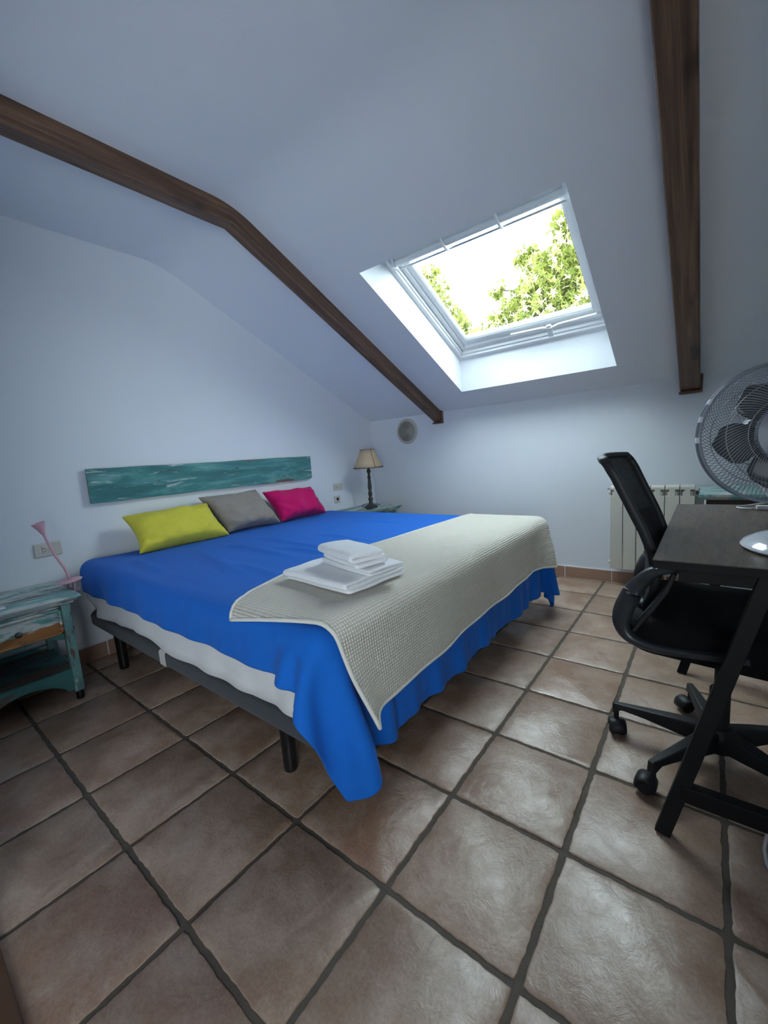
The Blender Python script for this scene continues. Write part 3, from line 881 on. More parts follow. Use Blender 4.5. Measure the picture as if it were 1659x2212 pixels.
def nightstand(label, y0, y1, H, group='painted nightstands', mats=None, x1=-1.42, x0=-1.862):
    mats = mats or dict(top=M_t_top, post=M_t_post, draw=M_t_draw, rail=M_t_rail, shelf=M_t_dark)
    yc = (y0+y1)/2
    root = thing('nightstand', label, 'nightstand', ((x0+x1)/2, yc, 0), group)
    ov = .042
    mb = MB()
    # moulded top: stepped and bevelled edge
    for d, za, zb in ((0, H - .013, H), (.012, H - .026, H - .013), (.026, H - .038, H - .026)):
        mb.box(x0, x1 + ov - .016 - d, y0 - ov + d, y1 + ov - d, za, zb)
    mb.build('top', mats['top'], root, bevel=.004)
    zt = H - .038
    for px, py in ((x1 - .019, y0 + .019), (x1 - .019, y1 - .019), (x0 + .03, y0 + .019), (x0 + .03, y1 - .019)):
        mb = MB(); mb.box(px - .019, px + .019, py - .019, py + .019, .045, zt)
        l = mb.build('leg', mats['post'], root, bevel=.004)
        mb = MB(); mb.lathe([(.013, 0), (.018, .006), (.017, .03), (.014, .046)], 16, Matrix.Translation((px, py, 0)))
        mb.build('foot', M_legblk, l, smooth=40)
    # drawer box and its front
    zd1, zd0 = zt - .012, zt - .135
    mb = MB()
    mb.box(x0 + .011, x1 - .03, y0 + .038, y1 - .038, zd0 - .008, zt)      # carcass between the posts
    mb.box(x0 + .04, x1 - .008, y0 + .006, y0 + .02, zd0 - .005, zt); mb.box(x0 + .04, x1 - .008, y1 - .02, y1 - .006, zd0 - .005, zt)
    mb.box(x0 + .011, x0 + .03, y0 + .03, y1 - .03, zd0 - .04, zt)
    mb.build('drawer_case', mats['rail'], root, bevel=.003)
    mb = MB(); mb.box(x1 - .03, x1 - .002, y0 + .04, y1 - .04, zt - .010, zt)  # rail above the drawer
    mb.build('top_rail', mats['rail'], root, bevel=.002)
    mb = MB(); mb.box(x1 - .03, x1 - .004, y0 + .041, y1 - .041, zd0, zd1)
    w = .012
    for a, b_, c, d in ((y0 + .041, y1 - .041, zd1 - w, zd1), (y0 + .041, y1 - .041, zd0, zd0 + w), (y0 + .041, y0 + .041 + w, zd0, zd1), (y1 - .041 - w, y1 - .041, zd0, zd1)):
        mb.box(x1 - .01, x1 + .006, a, b_, c, d)
    dr = mb.build('drawer', mats['draw'], root, bevel=.003)
    zk = (zd0 + zd1)/2 - .004
    mb = MB(); mb.lathe([(.005, 0), (.006, .012), (.013, .016), (.014, .022), (.009, .028), (.002, .03)], 18, Matrix.Translation((x1 - .004, yc + .01, zk)) @ Matrix.Rotation(PI/2, 4, 'Y'))
    mb.build('knob', M_bronze, dr, smooth=50)
    # scalloped apron below the drawer
    def apron(yA, yB, ztop, dep, xa, xb, kind):
        n = 40; top = []; bot = []
        for k in range(n+1):
            t = k/n; y = yA + (yB - yA)*t
            if kind == 'scallop': d = dep*(.45 + .35*math.cos(t*4*PI) + .20*math.cos(t*2*PI))
            else: d = dep*(1 - .62*math.sin(PI*min(1, max(0, (t - .08)/.84)))**.6)
            top.append((y, ztop)); bot.append((y, ztop - d))
        mb = MB(); vs = []; fs = []
        for (a, b_) in zip(top, bot): vs += [(xa, a[0], a[1]), (xb, a[0], a[1]), (xb, b_[0], b_[1]), (xa, b_[0], b_[1])]
        for k in range(n):
            for i in range(4): fs.append((k*4 + i, k*4 + (i+1) % 4, (k+1)*4 + (i+1) % 4, (k+1)*4 + i))
        fs += [(3, 2, 1, 0), (n*4, n*4+1, n*4+2, n*4+3)]
        return mb.add(vs, fs)
    apron(y0 + .04, y1 - .04, zd0 - .001, .032, x1 - .024, x1 - .010, 'scallop').build('scalloped_apron', mats['shelf'], root)
    # lower shelf with a bowed front board
    mb = MB(); mb.box(x0 + .012, x1 - .012, y0 + .01, y1 - .01, .150, .163)
    mb.build('shelf', M_t_shelf, root, bevel=.002)
    apron(y0 + .038, y1 - .038, .166, .105, x1 - .018, x1 - .002, 'bow').build('shelf_front_board', mats['shelf'], root)
    for py in (y0 + .012, y1 - .026):
        mb = MB(); mb.box(x0 + .045, x1 - .038, py, py + .014, .100, .166); mb.build('shelf_side_rail', mats['shelf'], root, bevel=.002)
    mb = MB(); mb.box(x0 + .012, x0 + .026, y0 + .038, y1 - .038, .145, .185); mb.build('shelf_back_rail', mats['shelf'], root, bevel=.002)
    return root
nightstand('distressed teal and white nightstand at the left edge, with the pink lamp clipped on', -.212, .212, .520)
mats2 = dict(top=mat_teal('worn_far_top', (5, 2, 5), white=.6, brown=.12, dark=.2, seed=15, base=(.13, .22, .215)), post=M_t_post, draw=mat_teal('worn_far_drawer', (6, 2.2, 12), white=.45, brown=.5, dark=.2, seed=21, base=(.08, .2, .21)), rail=M_t_rail, shelf=M_t_dark)
nightstand('distressed grey-teal nightstand in the far corner, under the table lamp', 2.485, 2.915, .578, mats=mats2, x1=-1.455)

# ---------------------------------------------------------------- table lamp
LX, LY, LZ = -1.632, 2.725, .578
lamp = thing('table_lamp', 'table lamp with dark turned base and laced tan parchment shade', 'lamp', (LX, LY, LZ))
mb = MB()
mb.lathe([(.062, 0), (.066, .006), (.066, .014), (.055, .022), (.046, .027), (.030, .034), (.022, .045), (.017, .060), (.021, .075), (.025, .086), (.019, .098), (.013, .108),
          (.018, .118), (.021, .135), (.017, .155), (.013, .168), (.017, .176), (.020, .195), (.019, .225), (.016, .255), (.013, .285), (.017, .292), (.018, .300), (.012, .308), (.012, .335), (.019, .345), (.020, .362), (.012, .372), (.010, .40)], 28, Matrix.Translation((LX, LY, LZ)))
mb.build('turned_base', M_bronze, lamp, smooth=50)
sz0, sz1, sr0, sr1 = LZ + .388, LZ + .562, .138, .064
mb = MB(); rows = []
for k in range(5):
    t = k/4; r_ = sr0 + (sr1 - sr0)*t; rows.append([(LX + r_*math.cos(2*PI*j/48), LY + r_*math.sin(2*PI*j/48), sz0 + (sz1 - sz0)*t) for j in range(49)])
mb.grid(rows)
sh = mb.build('lamp_shade', M_shade, lamp, smooth=180, solid=.0025)
mb = MB()
for r_, z, n_ in ((sr0, sz0, 36), (sr1, sz1, 18)):
    ringp = [(LX + r_*math.cos(2*PI*j/48), LY + r_*math.sin(2*PI*j/48), z) for j in range(48)]
    mb.tube(ringp, .0022, 6, closed=True)
    s_ = 1 if z == sz0 else -1
    for j in range(n_):
        a = 2*PI*j/n_; a2 = a + 2*PI/n_*.45
        p = [(LX + (r_+.003)*math.cos(a), LY + (r_+.003)*math.sin(a), z - .002*s_), (LX + (r_ + .002)*math.cos(a2), LY + (r_+.002)*math.sin(a2), z + .009*s_)]
        mb.tube(p, .0022, 5)
# laced seam on the side facing the room
ang = math.atan2(CY - LY, CX - LX) + .48
for k in range(17):
    t = k/17; t2 = (k + .62)/17
    q = []
    for tt, da in ((t, -.02), (t2, .03)):
        r_ = sr0 + (sr1 - sr0)*tt + .003; q.append((LX + r_*math.cos(ang + da), LY + r_*math.sin(ang + da), sz0 + (sz1 - sz0)*tt))
    mb.tube(q, .0026, 5)
mb.build('leather_lacing', M_leather, sh)
mb = MB(); mb.lathe([(.015, 0), (.017, .03), (.030, .06), (.032, .085), (.02, .11), (.004, .118)], 18, Matrix.Translation((LX, LY, LZ + .40)))
mb.build('bulb', M_cable, lamp, smooth=60)
mb = MB(); c_ = []
for k in range(26):
    t = k/25; a = -2.4 + 4.6*t
    c_.append((LX + .02 - .085*math.cos(a)*(1 - .25*t), LY - .02 + .11*math.sin(a), LZ + .006 + .03*math.sin(PI*t)))
mb.tube(c_, .0028, 6)
mb.build('lamp_cord', M_blackcable, lamp, smooth=180)
mb = MB(); mb.tube([c_[0], (c_[0][0] - .02, c_[0][1] - .02, LZ + .010), (c_[0][0] - .04, c_[0][1] - .035, LZ + .008)], [.006, .010, .006], 8)
mb.build('cord_switch', M_blackcable, lamp, smooth=180)

# ---------------------------------------------------------------- pink clip lamp
clip = thing('clip_lamp', 'small pink gooseneck lamp clipped to the left nightstand top', 'lamp', (-1.57, .255, .52))
mb = MB(); mb.lathe([(.052, 0), (.056, .003), (.050, .007), (.012, .010)], 28, Matrix.Translation((-1.58, .262, .553)) @ Matrix.Rotation(math.radians(6), 4, 'X'))
mb.build('disc_base', M_pinkpl, clip, smooth=40)
neck = [(-1.58, .263, .56), (-1.58, .258, .60), (-1.58, .250, .63), (-1.58, .236, .665), (-1.58, .222, .70), (-1.58, .210, .745), (-1.58, .200, .785), (-1.58, .194, .815)]
mb = MB(); mb.tube(neck, .0062, 10); mb.build('gooseneck', M_pinkpl, clip, smooth=180)
d = Vector((.0, -.012, .045)).normalized()
M = Matrix.Translation((-1.58, .196, .806)) @ d.to_track_quat('Z', 'Y').to_matrix().to_4x4()
mb = MB(); mb.lathe([(.008, 0), (.012, .015), (.016, .03), (.024, .050), (.029, .062), (.0275, .062), (.022, .05), (.006, .018)], 22, M, cap=False)
mb.build('lamp_head', M_pinkpl, clip, smooth=50)
mb = MB()
mb.bar((-1.58, .262, .555), (-1.58, .262, .522), .018, .006, (0, 1, 0)); mb.bar((-1.58, .284, .553), (-1.58, .272, .478), .018, .005, (0, 1, 0)); mb.bar((-1.58, .298, .508), (-1.58, .255, .478), .018, .004, (0, 0, 1))
mb.build('spring_clip', M_pinkpl, clip, bevel=.001)
mb = MB(); mb.box(-1.52, -1.46, -.09, -.005, .520, .530)
o = mb.build('phone_charger', M_whiteplastic, bevel=.003, loc=(-1.49, -.05, .52)); tag(o, 'small white plastic adapter lying on the left nightstand', 'charger')

# ---------------------------------------------------------------- switches and sockets
def plate(name, label, y0, y1, z0, z1, kind, cat):
    yc, zc = (y0+y1)/2, (z0+z1)/2
    root = thing(name, label, cat, (XW, yc, zc))
    mb = MB(); mb.box(XW, XW + .009, y0, y1, z0, z1); mb.build('cover_plate', M_plate, root, bevel=.006, seg=3)
    if kind == 'double':
        for a in (-1, 0):
            mb = MB(); mb.box(XW + .009, XW + .012, yc + .002 + a*.027, yc + .027 + a*.027, zc - .019, zc + .019)
            md = mb.build('socket_module', M_plate, root, bevel=.001)
            if a == -1:
                mb = MB()
                for dy, dz in ((-.004, .009), (.004, 0), (-.004, -.009)):
                    mb.lathe([(.0026, 0), (.0026, .002)], 10, Matrix.Translation((XW + .011, yc - .0125 + dy, zc + dz)) @ Matrix.Rotation(PI/2, 4, 'Y'))
                mb.build('pin_hole', M_hole, md)
    elif kind == 'switch':
        mb = MB(); mb.box(XW + .009, XW + .015, yc - .028, yc + .028, zc - .010, zc + .010); mb.build('rocker', M_plate, root, bevel=.002)
    else:
        mb = MB(); mb.lathe([(.018, 0), (.018, .004), (.015, .004), (.015, .001)], 20, Matrix.Translation((XW + .008, yc, zc)) @ Matrix.Rotation(PI/2, 4, 'Y'))
        s_ = mb.build('socket_ring', M_plate, root, smooth=40)
        mb = MB()
        for dy in (-.006, .006): mb.lathe([(.0025, 0), (.0025, .003)], 8, Matrix.Translation((XW + .008, yc + dy, zc)) @ Matrix.Rotation(PI/2, 4, 'Y'))
        mb.build('pin_hole', M_hole, s_)
plate('power_socket', 'wide ivory power socket plate behind the pink lamp', .200, .320, .657, .732, 'double', 'socket')
plate('light_switch', 'ivory light switch plate, the upper one beside the table lamp', 2.472, 2.592, .772, .838, 'switch', 'switch')
plate('power_socket', 'small ivory power socket below the light switch, beside the table lamp', 2.465, 2.545, .655, .720, 'single', 'socket')

# ---------------------------------------------------------------- wall vent
vent = thing('wall_vent', 'round beige air vent with concentric rings high in the far corner', 'vent', (-1.402, YF, 1.291))
MV = Matrix.Translation((-1.402, YF, 1.291)) @ Matrix.Rotation(PI/2, 4, 'X')
mb = MB(); mb.lathe([(.122, 0), (.124, .004), (.118, .012), (.102, .016), (.097, .014), (.097, .002)], 48, MV)
mb.build('vent_rim', M_vent, vent, smooth=40)
for k in range(9):
    r_ = .090 - k*.0102
    mb = MB(); mb.lathe([(r_, .003), (r_ + .002, .014), (r_ - .002, .018), (r_ - .0035, .003)], 40, MV, cap=False)
    mb.build('vent_ring', M_vent, vent, smooth=40)
mb = MB(); mb.lathe([(.097, .001), (.0969, .004)], 40, MV); mb.build('vent_backing', plain('vent_backing_plate', (.22, .205, .18), .8), vent)

# ---------------------------------------------------------------- radiator
rad = thing('radiator', 'cream aluminium column radiator on the far wall behind the office chair', 'radiator', (.64, YF, .13))
x0r, x1r, nr = .398, .888, 6
w_ = (x1r - x0r)/nr
for k in range(nr):
    xa, xb = x0r + k*w_, x0r + (k+1)*w_
    mb = MB(); g = .0022
    mb.box(xa + g, xb - g, YF - .105, YF - .100 + .002, .135, .672)          # front panel
    mb.box(xa + g + .012, xb - g - .012, YF - .100, YF - .03, .15, .70)
    # head with bevelled shoulders
    mb.prism([(YF - .105, .712), (YF - .105, .730), (YF - .095, .742), (YF - .04, .742), (YF - .03, .73), (YF - .03, .712)], 'x', xa + g, xb - g)
    mb.box(xa + g + .022, xb - g - .022, YF - .105, YF - .095, .668, .715)      # bridge between the two slots
    sec = mb.build('column', M_cream, rad, bevel=.003)
    mb = MB(); mb.box(xa + g, xb - g, YF - .098, YF - .05, .672, .712); mb.build('air_slot', M_recess, sec)
for z in (.175, .69):
    mb = MB(); mb.tube([(x0r - .012, YF - .065, z), (x0r, YF - .065, z)], .014, 14); mb.build('end_plug', M_cream, rad, smooth=40)
mb = MB(); mb.tube([(x0r - .006, YF - .065, .715), (x0r - .022, YF - .07, .717)], .005, 8); mb.build('bleed_valve', M_chrome, rad, smooth=40)
mb = MB(); mb.tube([(x1r, YF - .065, .690), (x1r + .03, YF - .065, .690)], .013, 12); mb.tube([(x1r + .03, YF - .065, .66), (x1r + .03, YF - .065, .715)], .014, 12)
mb.tube([(x1r + .03, YF - .065, .69), (x1r + .045, YF, .69)], .009, 10)
mb.build('inlet_valve', plain('brass_fitting', (.22, .15, .09), .4, metal=.5), rad, smooth=40)
mb = MB(); mb.tube([(x1r, YF - .065, .585), (x1r + .028, YF - .10, .585)], .012, 12); mb.build('valve_cap', M_cream, rad, smooth=40)

# ---------------------------------------------------------------- chest of drawers behind the desk
chest = thing('chest_of_drawers', 'distressed chest with pale turquoise top, standing behind the desk', 'chest', (1.20, 2.79, 0))
M_c_top = mat_teal('turquoise_top_paint', (3, 4, 4), white=.50, brown=.18, dark=.08, seed=31, base=(.16, .36, .36))
M_c_body = mat_teal('worn_cream_body', (4, 2, 3), white=.8, brown=.3, dark=.1, seed=33, base=(.2, .35, .34))
mb = MB(); mb.box(.912, 1.50, 2.53, 3.02, .716, .735); mb.box(.922, 1.49, 2.54, 3.02, .704, .716)
mb.build('top', M_c_top, chest, bevel=.004)
mb = MB(); mb.box(.945, 1.465, 2.566, 3.02, .66, .704); mb.build('dark_rail', plain('dark_brown_rail', (.05, .025, .02), .5, var=.3), chest)
mb = MB(); mb.box(.935, 1.475, 2.575, 3.02, .06, .66); mb.build('carcass', M_c_body, chest, bevel=.004)
for k in range(3):
    z = .10 + k*.185
    mb = MB(); mb.box(.965, 1.445, 2.560, 2.576, z, z + .165); dr = mb.build('drawer', M_c_body, chest, bevel=.006)
    mb = MB(); mb.lathe([(.006, 0), (.014, .014), (.012, .022), (.002, .026)], 14, Matrix.Translation((1.205, 2.561, z + .08)) @ Matrix.Rotation(PI/2, 4, 'X'))
    mb.build('knob', M_bronze, dr, smooth=50)
for px in (.96, 1.45):
    for py in (2.60, 2.99):
        mb = MB(); mb.box(px - .022, px + .022, py - .022, py + .022, 0, .06); mb.build('foot', M_c_body, chest, bevel=.004)

# ---------------------------------------------------------------- desk
DX0, DX1, DY0, DY1, DZ = .842, 1.445, .935, 2.02, .75
desk = thing('desk', 'dark oak desk with slanted black steel legs', 'desk', ((DX0+DX1)/2, (DY0+DY1)/2, 0))
mb = MB(); mb.box(DX0, DX1, DY0, DY1, DZ - .0025, DZ); mb.build('desktop', M_desk, desk)
mb = MB(); mb.box(DX0 - .0005, DX1 + .0005, DY0 - .0005, DY1 + .0005, DZ - .024, DZ - .0025); mb.build('desktop_edge_board', M_blacksteel, desk, bevel=.001)
mb = MB()
mb.box(DX0 + .055, DX1 - .055, DY0 + .020, DY0 + .055, DZ - .058, DZ - .020)
mb.box(DX0 + .055, DX1 - .055, DY1 - .055, DY1 - .020, DZ - .058, DZ - .020)
for x in (DX0 + .060, DX1 - .095): mb.box(x, x + .03, DY0 + .05, DY1 - .05, DZ - .050, DZ - .020)
mb.build('under_frame', M_blacksteel, desk, bevel=.002)
for yb, yt in ((.885, .965), (1.845, 1.985)):
    for s_, xf, xt in ((1, .880, 1.072), (-1, DX1 - .04, DX1 - .225)):
        mb = MB(); mb.bar((xf, yb, 0.0), (xt, yt, DZ - .022), .026, .036, (1, 0, 0))
        # cut the foot flat on the floor
        mb.v = [(a, b_, max(c, 0.0)) for a, b_, c in mb.v]
        mb.build('leg', M_blacksteel, desk, bevel=.002)
    fr = .135/(DZ - .022)
    mb = MB(); mb.bar((.880 + .192*fr, yb + (yt - yb)*fr, .135), (DX1 - .04 - .185*fr, yb + (yt - yb)*fr, .135), .03, .045)
    mb.build('foot_rail', M_blacksteel, desk, bevel=.002)
mb = MB(); mb.bar((DX1 - .14, .95, .40), (DX1 - .14, 1.93, .40), .025, .05); mb.build('back_stretcher', M_blacksteel, desk, bevel=.002)

# ---------------------------------------------------------------- office chair
OCX, OCY = 1.0, 1.265
chair = thing('office_chair', 'black mesh-back office chair on castors, pushed under the desk', 'chair', (OCX, OCY, 0))
mb = MB(); mb.lathe([(.035, .055), (.045, .060), (.048, .10), (.042, .125), (.034, .135)], 28, Matrix.Translation((OCX, OCY, 0)))
base = mb.build('base_hub', M_blackplastic, chair, smooth=40)
for ang_d, sw_d in ((178, 287), (238, 175), (106, 215), (34, 143), (322, 71)):
    a = math.radians(ang_d); ux, uy = math.cos(a), math.sin(a); R1 = .292
    mb = MB(); vs = []; fs = []
    secs = [(.03, .030, .068, .128), (.10, .026, .075, .126), (.20, .020, .088, .118), (R1 - .02, .016, .092, .112), (R1 + .012, .013, .070, .110)]
    for r_, hw_, za, zb in secs:
        for i_, z in ((-1, za), (1, za), (1, zb), (-1, zb)):
            k_ = hw_*(.75 if z == zb else 1)
            vs.append((OCX + ux*r_ - uy*i_*k_, OCY + uy*r_ + ux*i_*k_, z))
    for k in range(len(secs)-1):
        for i in range(4): fs.append((k*4 + i, k*4 + (i+1) % 4, (k+1)*4 + (i+1) % 4, (k+1)*4 + i))
    fs += [(3, 2, 1, 0), tuple((len(secs)-1)*4 + i for i in range(4))]
    mb.add(vs, fs); leg = mb.build('base_spoke', M_blackplastic, chair, bevel=.005)
    # castor: stem, hooded fork, two wheels
    ex, ey = OCX + ux*R1, OCY + uy*R1
    sw = math.radians(sw_d); wx, wy = math.cos(sw), math.sin(sw)
    fx, fy = ex + wx*.018, ey + wy*.018
    mb = MB(); mb.tube([(ex, ey, .045), (ex, ey, .095)], .008, 12)
    MC = Matrix.Translation((fx, fy, .026)) @ Matrix.Rotation(sw, 4, 'Z') @ Matrix.Rotation(PI/2, 4, 'X')
    # hood: half shell over the wheels
    rows = []
    for k in range(13):
        t = -.35 + (PI + .5)*k/12
        rows.append([tuple(MC @ Vector((math.cos(t)*q[0], math.sin(t)*q[0], q[1]))) for q in ((.012, .026), (.024, .0275), (.0285, .022), (.0295, 0), (.0285, -.022), (.024, -.0275), (.012, -.026))])
    mb.grid(rows)
    cs = mb.build('castor', M_blackplastic, chair, smooth=50, solid=.0015)
    for s_ in (-1, 1):
        mb = MB(); mb.lathe([(.004, -.007), (.023, -.007), (.0258, -.004), (.0258, .005), (.022, .008), (.004, .008)], 24, MC @ Matrix.Translation((0, 0, s_*.0145)))
        mb.build('wheel', M_blackplastic, cs, smooth=40)
mb = MB(); mb.lathe([(.027, .13), (.027, .26), (.024, .265)], 20, Matrix.Translation((OCX, OCY, 0))); mb.lathe([(.016, .26), (.016, .41)], 18, Matrix.Translation((OCX, OCY, 0)))
mb.build('gas_column', M_blackplastic, chair, smooth=40)
mb = MB(); mb.box(OCX - .12, OCX + .10, OCY - .07, OCY + .07, .400, .435); mb.tube([(OCX + .02, OCY - .05, .41), (OCX + .02, OCY - .20, .40)], .006, 8)
mb.tube([(OCX - .10, OCY, .42), (.80, OCY, .425), (.765, OCY, .46), (.765, OCY, .56)], [.022, .022, .024, .02], 10)
mb.build('tilt_mechanism', M_blackplastic, chair, bevel=.004)
# seat cushion
SX0, SX1, SY0, SY1 = .765, 1.235, 1.035, 1.50
mb = MB(); lv = []
def seat_ring(ins_, z, wav=0):
    return [(x, y, z + wav*math.cos((y - OCY)*6.5)*0 - wav*max(0, (x - 1.12))*1.5) for x, y in [((SX0+SX1)/2 + (px - (SX0+SX1)/2)*(1 - ins_), OCY + (py - OCY)*(1 - ins_)) for px, py in rrect(SX0, SX1, SY0, SY1, .085, 8)]]
prof = [(.10, .437), (.02, .437), (0, .447), (-.012, .470), (-.012, .500), (0, .520), (.04, .534), (.12, .540), (.4, .535), (.8, .530)]
vs = []; m_ = len(rrect(0, 1, 0, 1, .1, 8))
for i_, z in prof: vs += seat_ring(i_, z, .35)
fs = [(a*m_ + k, a*m_ + (k+1) % m_, (a+1)*m_ + (k+1) % m_, (a+1)*m_ + k) for a in range(len(prof)-1) for k in range(m_)]
fs.append(tuple(range(m_-1, -1, -1))); fs.append(tuple((len(prof)-1)*m_ + k for k in range(m_)))
mb.add(vs, fs); mb.build('seat', M_blackfab, chair, smooth=60)
# backrest: curved frame with stretched mesh
bp = [(.556, .812), (.62, .835), (.68, .838), (.74, .827), (.80, .806), (.86, .779), (.92, .752), (.96, .735), (.99, .718), (1.008, .704)]   # (z, x) along the edge
def back_pt(v, s, off=0):   # v 0..1 from bottom to top, s -1..1 across
    z = np.interp(v, np.linspace(0, 1, len(bp)), [b_[0] for b_ in bp]); x = np.interp(v, np.linspace(0, 1, len(bp)), [b_[1] for b_ in bp])
    hw_ = np.interp(v, [0, .12, .5, .85, 1], [.150, .185, .205, .215, .200])
    dish = .045*(1 - s*s)*(1 - .25*v)
    return (x - dish + off, OCY + s*hw_, z + .006*(1 - s*s)*v)
rows = []
nbv = 30
for i in range(nbv+1):
    rows.append([back_pt(i/nbv, -1 + 2*j/20) for j in range(21)])
mb = MB(); mb.grid(rows)
bk = mb.build('backrest', M_mesh, chair, smooth=180)
mb = MB()
loop = [back_pt(i/nbv, -1) for i in range(nbv+1)] + [back_pt(1, -1 + 2*j/20) for j in range(1, 20)] + [back_pt(1 - i/nbv, 1) for i in range(nbv+1)] + [back_pt(0, 1 - 2*j/20) for j in range(1, 20)]
# deep flat-sided frame: sweep a rounded rectangle
def sweep_rect(mb, pts, w, h, up=(1, 0, .35), closed=True):
    pts = [Vector(p) for p in pts]; n = len(pts); vs = []; fs = []
    u0 = Vector(up).normalized()
    for i, p in enumerate(pts):
        t = (pts[(i+1) % n] - pts[i-1]) if closed else pts[min(i+1, n-1)] - pts[max(i-1, 0)]
        t.normalize(); s_ = t.cross(u0).normalized(); u_ = s_.cross(t).normalized()
        W_ = w[i] if isinstance(w, list) else w; H_ = h[i] if isinstance(h, list) else h
        for a, b_ in ((-1, -.6), (-.6, -1), (.6, -1), (1, -.6), (1, .6), (.6, 1), (-.6, 1), (-1, .6)):
            vs.append(p + s_*(a*W_/2) + u_*(b_*H_/2))
    m_ = 8
    for i in range(n if closed else n-1):
        j = (i+1) % n
        for k in range(m_): fs.append((i*m_ + k, i*m_ + (k+1) % m_, j*m_ + (k+1) % m_, j*m_ + k))
    if not closed: fs += [tuple(range(m_-1, -1, -1)), tuple((n-1)*m_ + k for k in range(m_))]
    return mb.add(vs, fs)
sweep_rect(mb, loop, .020, .025)
mb.build('back_frame', M_blackplastic, bk, smooth=50)
mb = MB(); mb.grid([[back_pt(.10 + .38*i/8, -.62 + 1.24*j/8, .012) for j in range(9)] for i in range(9)])
mb.build('lumbar_pad', M_blackfab, bk, smooth=180, solid=.02)
# moulded arm loops
for s_ in (-1, 1):
    ya = OCY + s_*.235
    path = [(1.07, .690), (1.00, .702), (.93, .706), (.875, .703), (.835, .685), (.803, .650), (.778, .605), (.762, .560), (.757, .520), (.770, .487), (.800, .470), (.86, .462), (.95, .468), (1.05, .478)]
    # smooth the path
    pp = []
    for k in range(len(path)-1):
        p0_, p1_, p2_, p3_ = path[max(k-1, 0)], path[k], path[k+1], path[min(k+2, len(path)-1)]
        for q in range(5):
            t = q/5
            pp.append(tuple(.5*((2*p1_[i]) + (-p0_[i] + p2_[i])*t + (2*p0_[i] - 5*p1_[i] + 4*p2_[i] - p3_[i])*t*t + (-p0_[i] + 3*p1_[i] - 3*p2_[i] + p3_[i])*t**3) for i in (0, 1)))
    pp.append(path[-1])
    n_ = len(pp)
    mb = MB()
    wd = [.052 if i/n_ < .35 else .042 for i in range(n_)]; th_ = [.024 + .030*math.exp(-((i/n_ - .50)/.17)**2) for i in range(n_)]
    sweep_rect(mb, [(x, ya - s_*.012*math.sin(PI*i/n_), z) for i, (x, z) in enumerate(pp)], wd, th_, up=(.5, 0, 1), closed=False)
    arm = mb.build('armrest', M_greyplastic, chair, smooth=60)
    mb = MB(); inner = [(.885, .690), (.868, .64), (.838, .585), (.812, .545), (.790, .505)]
    sweep_rect(mb, [(x, ya - s_*.006, z) for x, z in inner], [.034]*5, [.012, .014, .016, .016, .012], up=(1, 0, .5), closed=False)
    mb.build('arm_strut', M_blackplastic, arm, smooth=60)

# ---------------------------------------------------------------- desk fan
FC = Vector((1.104, 1.215, 1.056)); FN = Vector((.30, -.95, .02)).normalized(); FR = .186
fan = thing('desk_fan', 'grey table fan with wire cage standing on the desk', 'fan', (1.165, 1.18, DZ))
MF = Matrix.Translation(FC) @ FN.to_track_quat('Z', 'Y').to_matrix().to_4x4()
def fring(r_, z, n_=72): return [tuple(MF @ Vector((r_*math.cos(2*PI*k/n_), r_*math.sin(2*PI*k/n_), z))) for k in range(n_)]
def cage(sign, depth):
    mb = MB(); nw = 104
    for k in range(nw):
        a0 = 2*PI*k/nw; P_ = []
        for q in range(9):
            t = q/8; r_ = .070 + (FR - .070)*t; a = a0 + sign*.55*t
            z = sign*depth*math.cos(t**2.2*PI/2)**.75 if t < 1 else 0
            P_.append(tuple(MF @ Vector((r_*math.cos(a), r_*math.sin(a), z))))
        mb.tube(P_, .00095, 4)
    for r_, z in ((.095, .97), (.14, .83)): mb.tube(fring(r_, sign*depth*z, 48), .0012, 5, closed=True)
    return mb
cage(1, .058).build('front_grille', M_fanwire, fan)
cage(-1, .075).build('rear_grille', M_fanwire, fan)
mb = MB(); mb.tube(fring(FR, .004), .0048, 8, closed=True); mb.tube(fring(FR + .002, -.010), .0040, 8, closed=True); mb.build('cage_ring', M_fangrey, fan, smooth=180)
for a in (150, 165, 182, 30, 270):
    mb = MB(); ar = math.radians(a); p = MF @ Vector((math.cos(ar)*(FR + .005), math.sin(ar)*(FR + .005), -.004)); q = MF @ Vector((math.cos(ar)*(FR + .006), math.sin(ar)*(FR + .006), .014))
    mb.bar(p, q, .016, .007, MF.to_3x3() @ Vector((math.cos(ar), math.sin(ar), 0)))
    mb.build('ring_clip', M_whiteplastic, fan, bevel=.001)
mb = MB(); mb.lathe([(.078, .044), (.080, .052), (.076, .060), (.050, .067), (.02, .070), (.002, .070)], 40, MF)
mb.build('front_badge', M_fangrey, fan, smooth=40)
for k in range(5):
    a0 = math.radians(180 + 8 + 72*k); mb = MB(); rows = []
    for i in range(9):
        t = i/8; r_ = .03 + (.150 - .03)*t; wd_ = .20 + .37*math.sin(PI*min(1, t*.78 + .12))**1.0
        if t > .75: wd_ *= math.sqrt(max(.03, 1 - ((t - .75)/.26)**2))
        rows.append([tuple(MF @ Vector((r_*math.cos(a0 + wd_*s_/8*.98 + .10*t), r_*math.sin(a0 + wd_*s_/8*.98 + .10*t), -.006 + .016*(s_/8)*(.6 + t*.4)))) for s_ in range(-8, 9, 2)])
    mb.grid(rows); mb.build('blade', M_blade, fan, smooth=180, solid=.0022)
mb = MB(); mb.lathe([(.028, -.04), (.030, 0), (.024, .02), (.006, .026)], 24, MF); mb.build('blade_hub', M_blade, fan, smooth=40)
mb = MB(); mb.lathe([(.045, -.165), (.056, -.15), (.062, -.10), (.060, -.07), (.03, -.065)], 28, MF); mb.build('motor_housing', M_fangrey, fan, smooth=40)
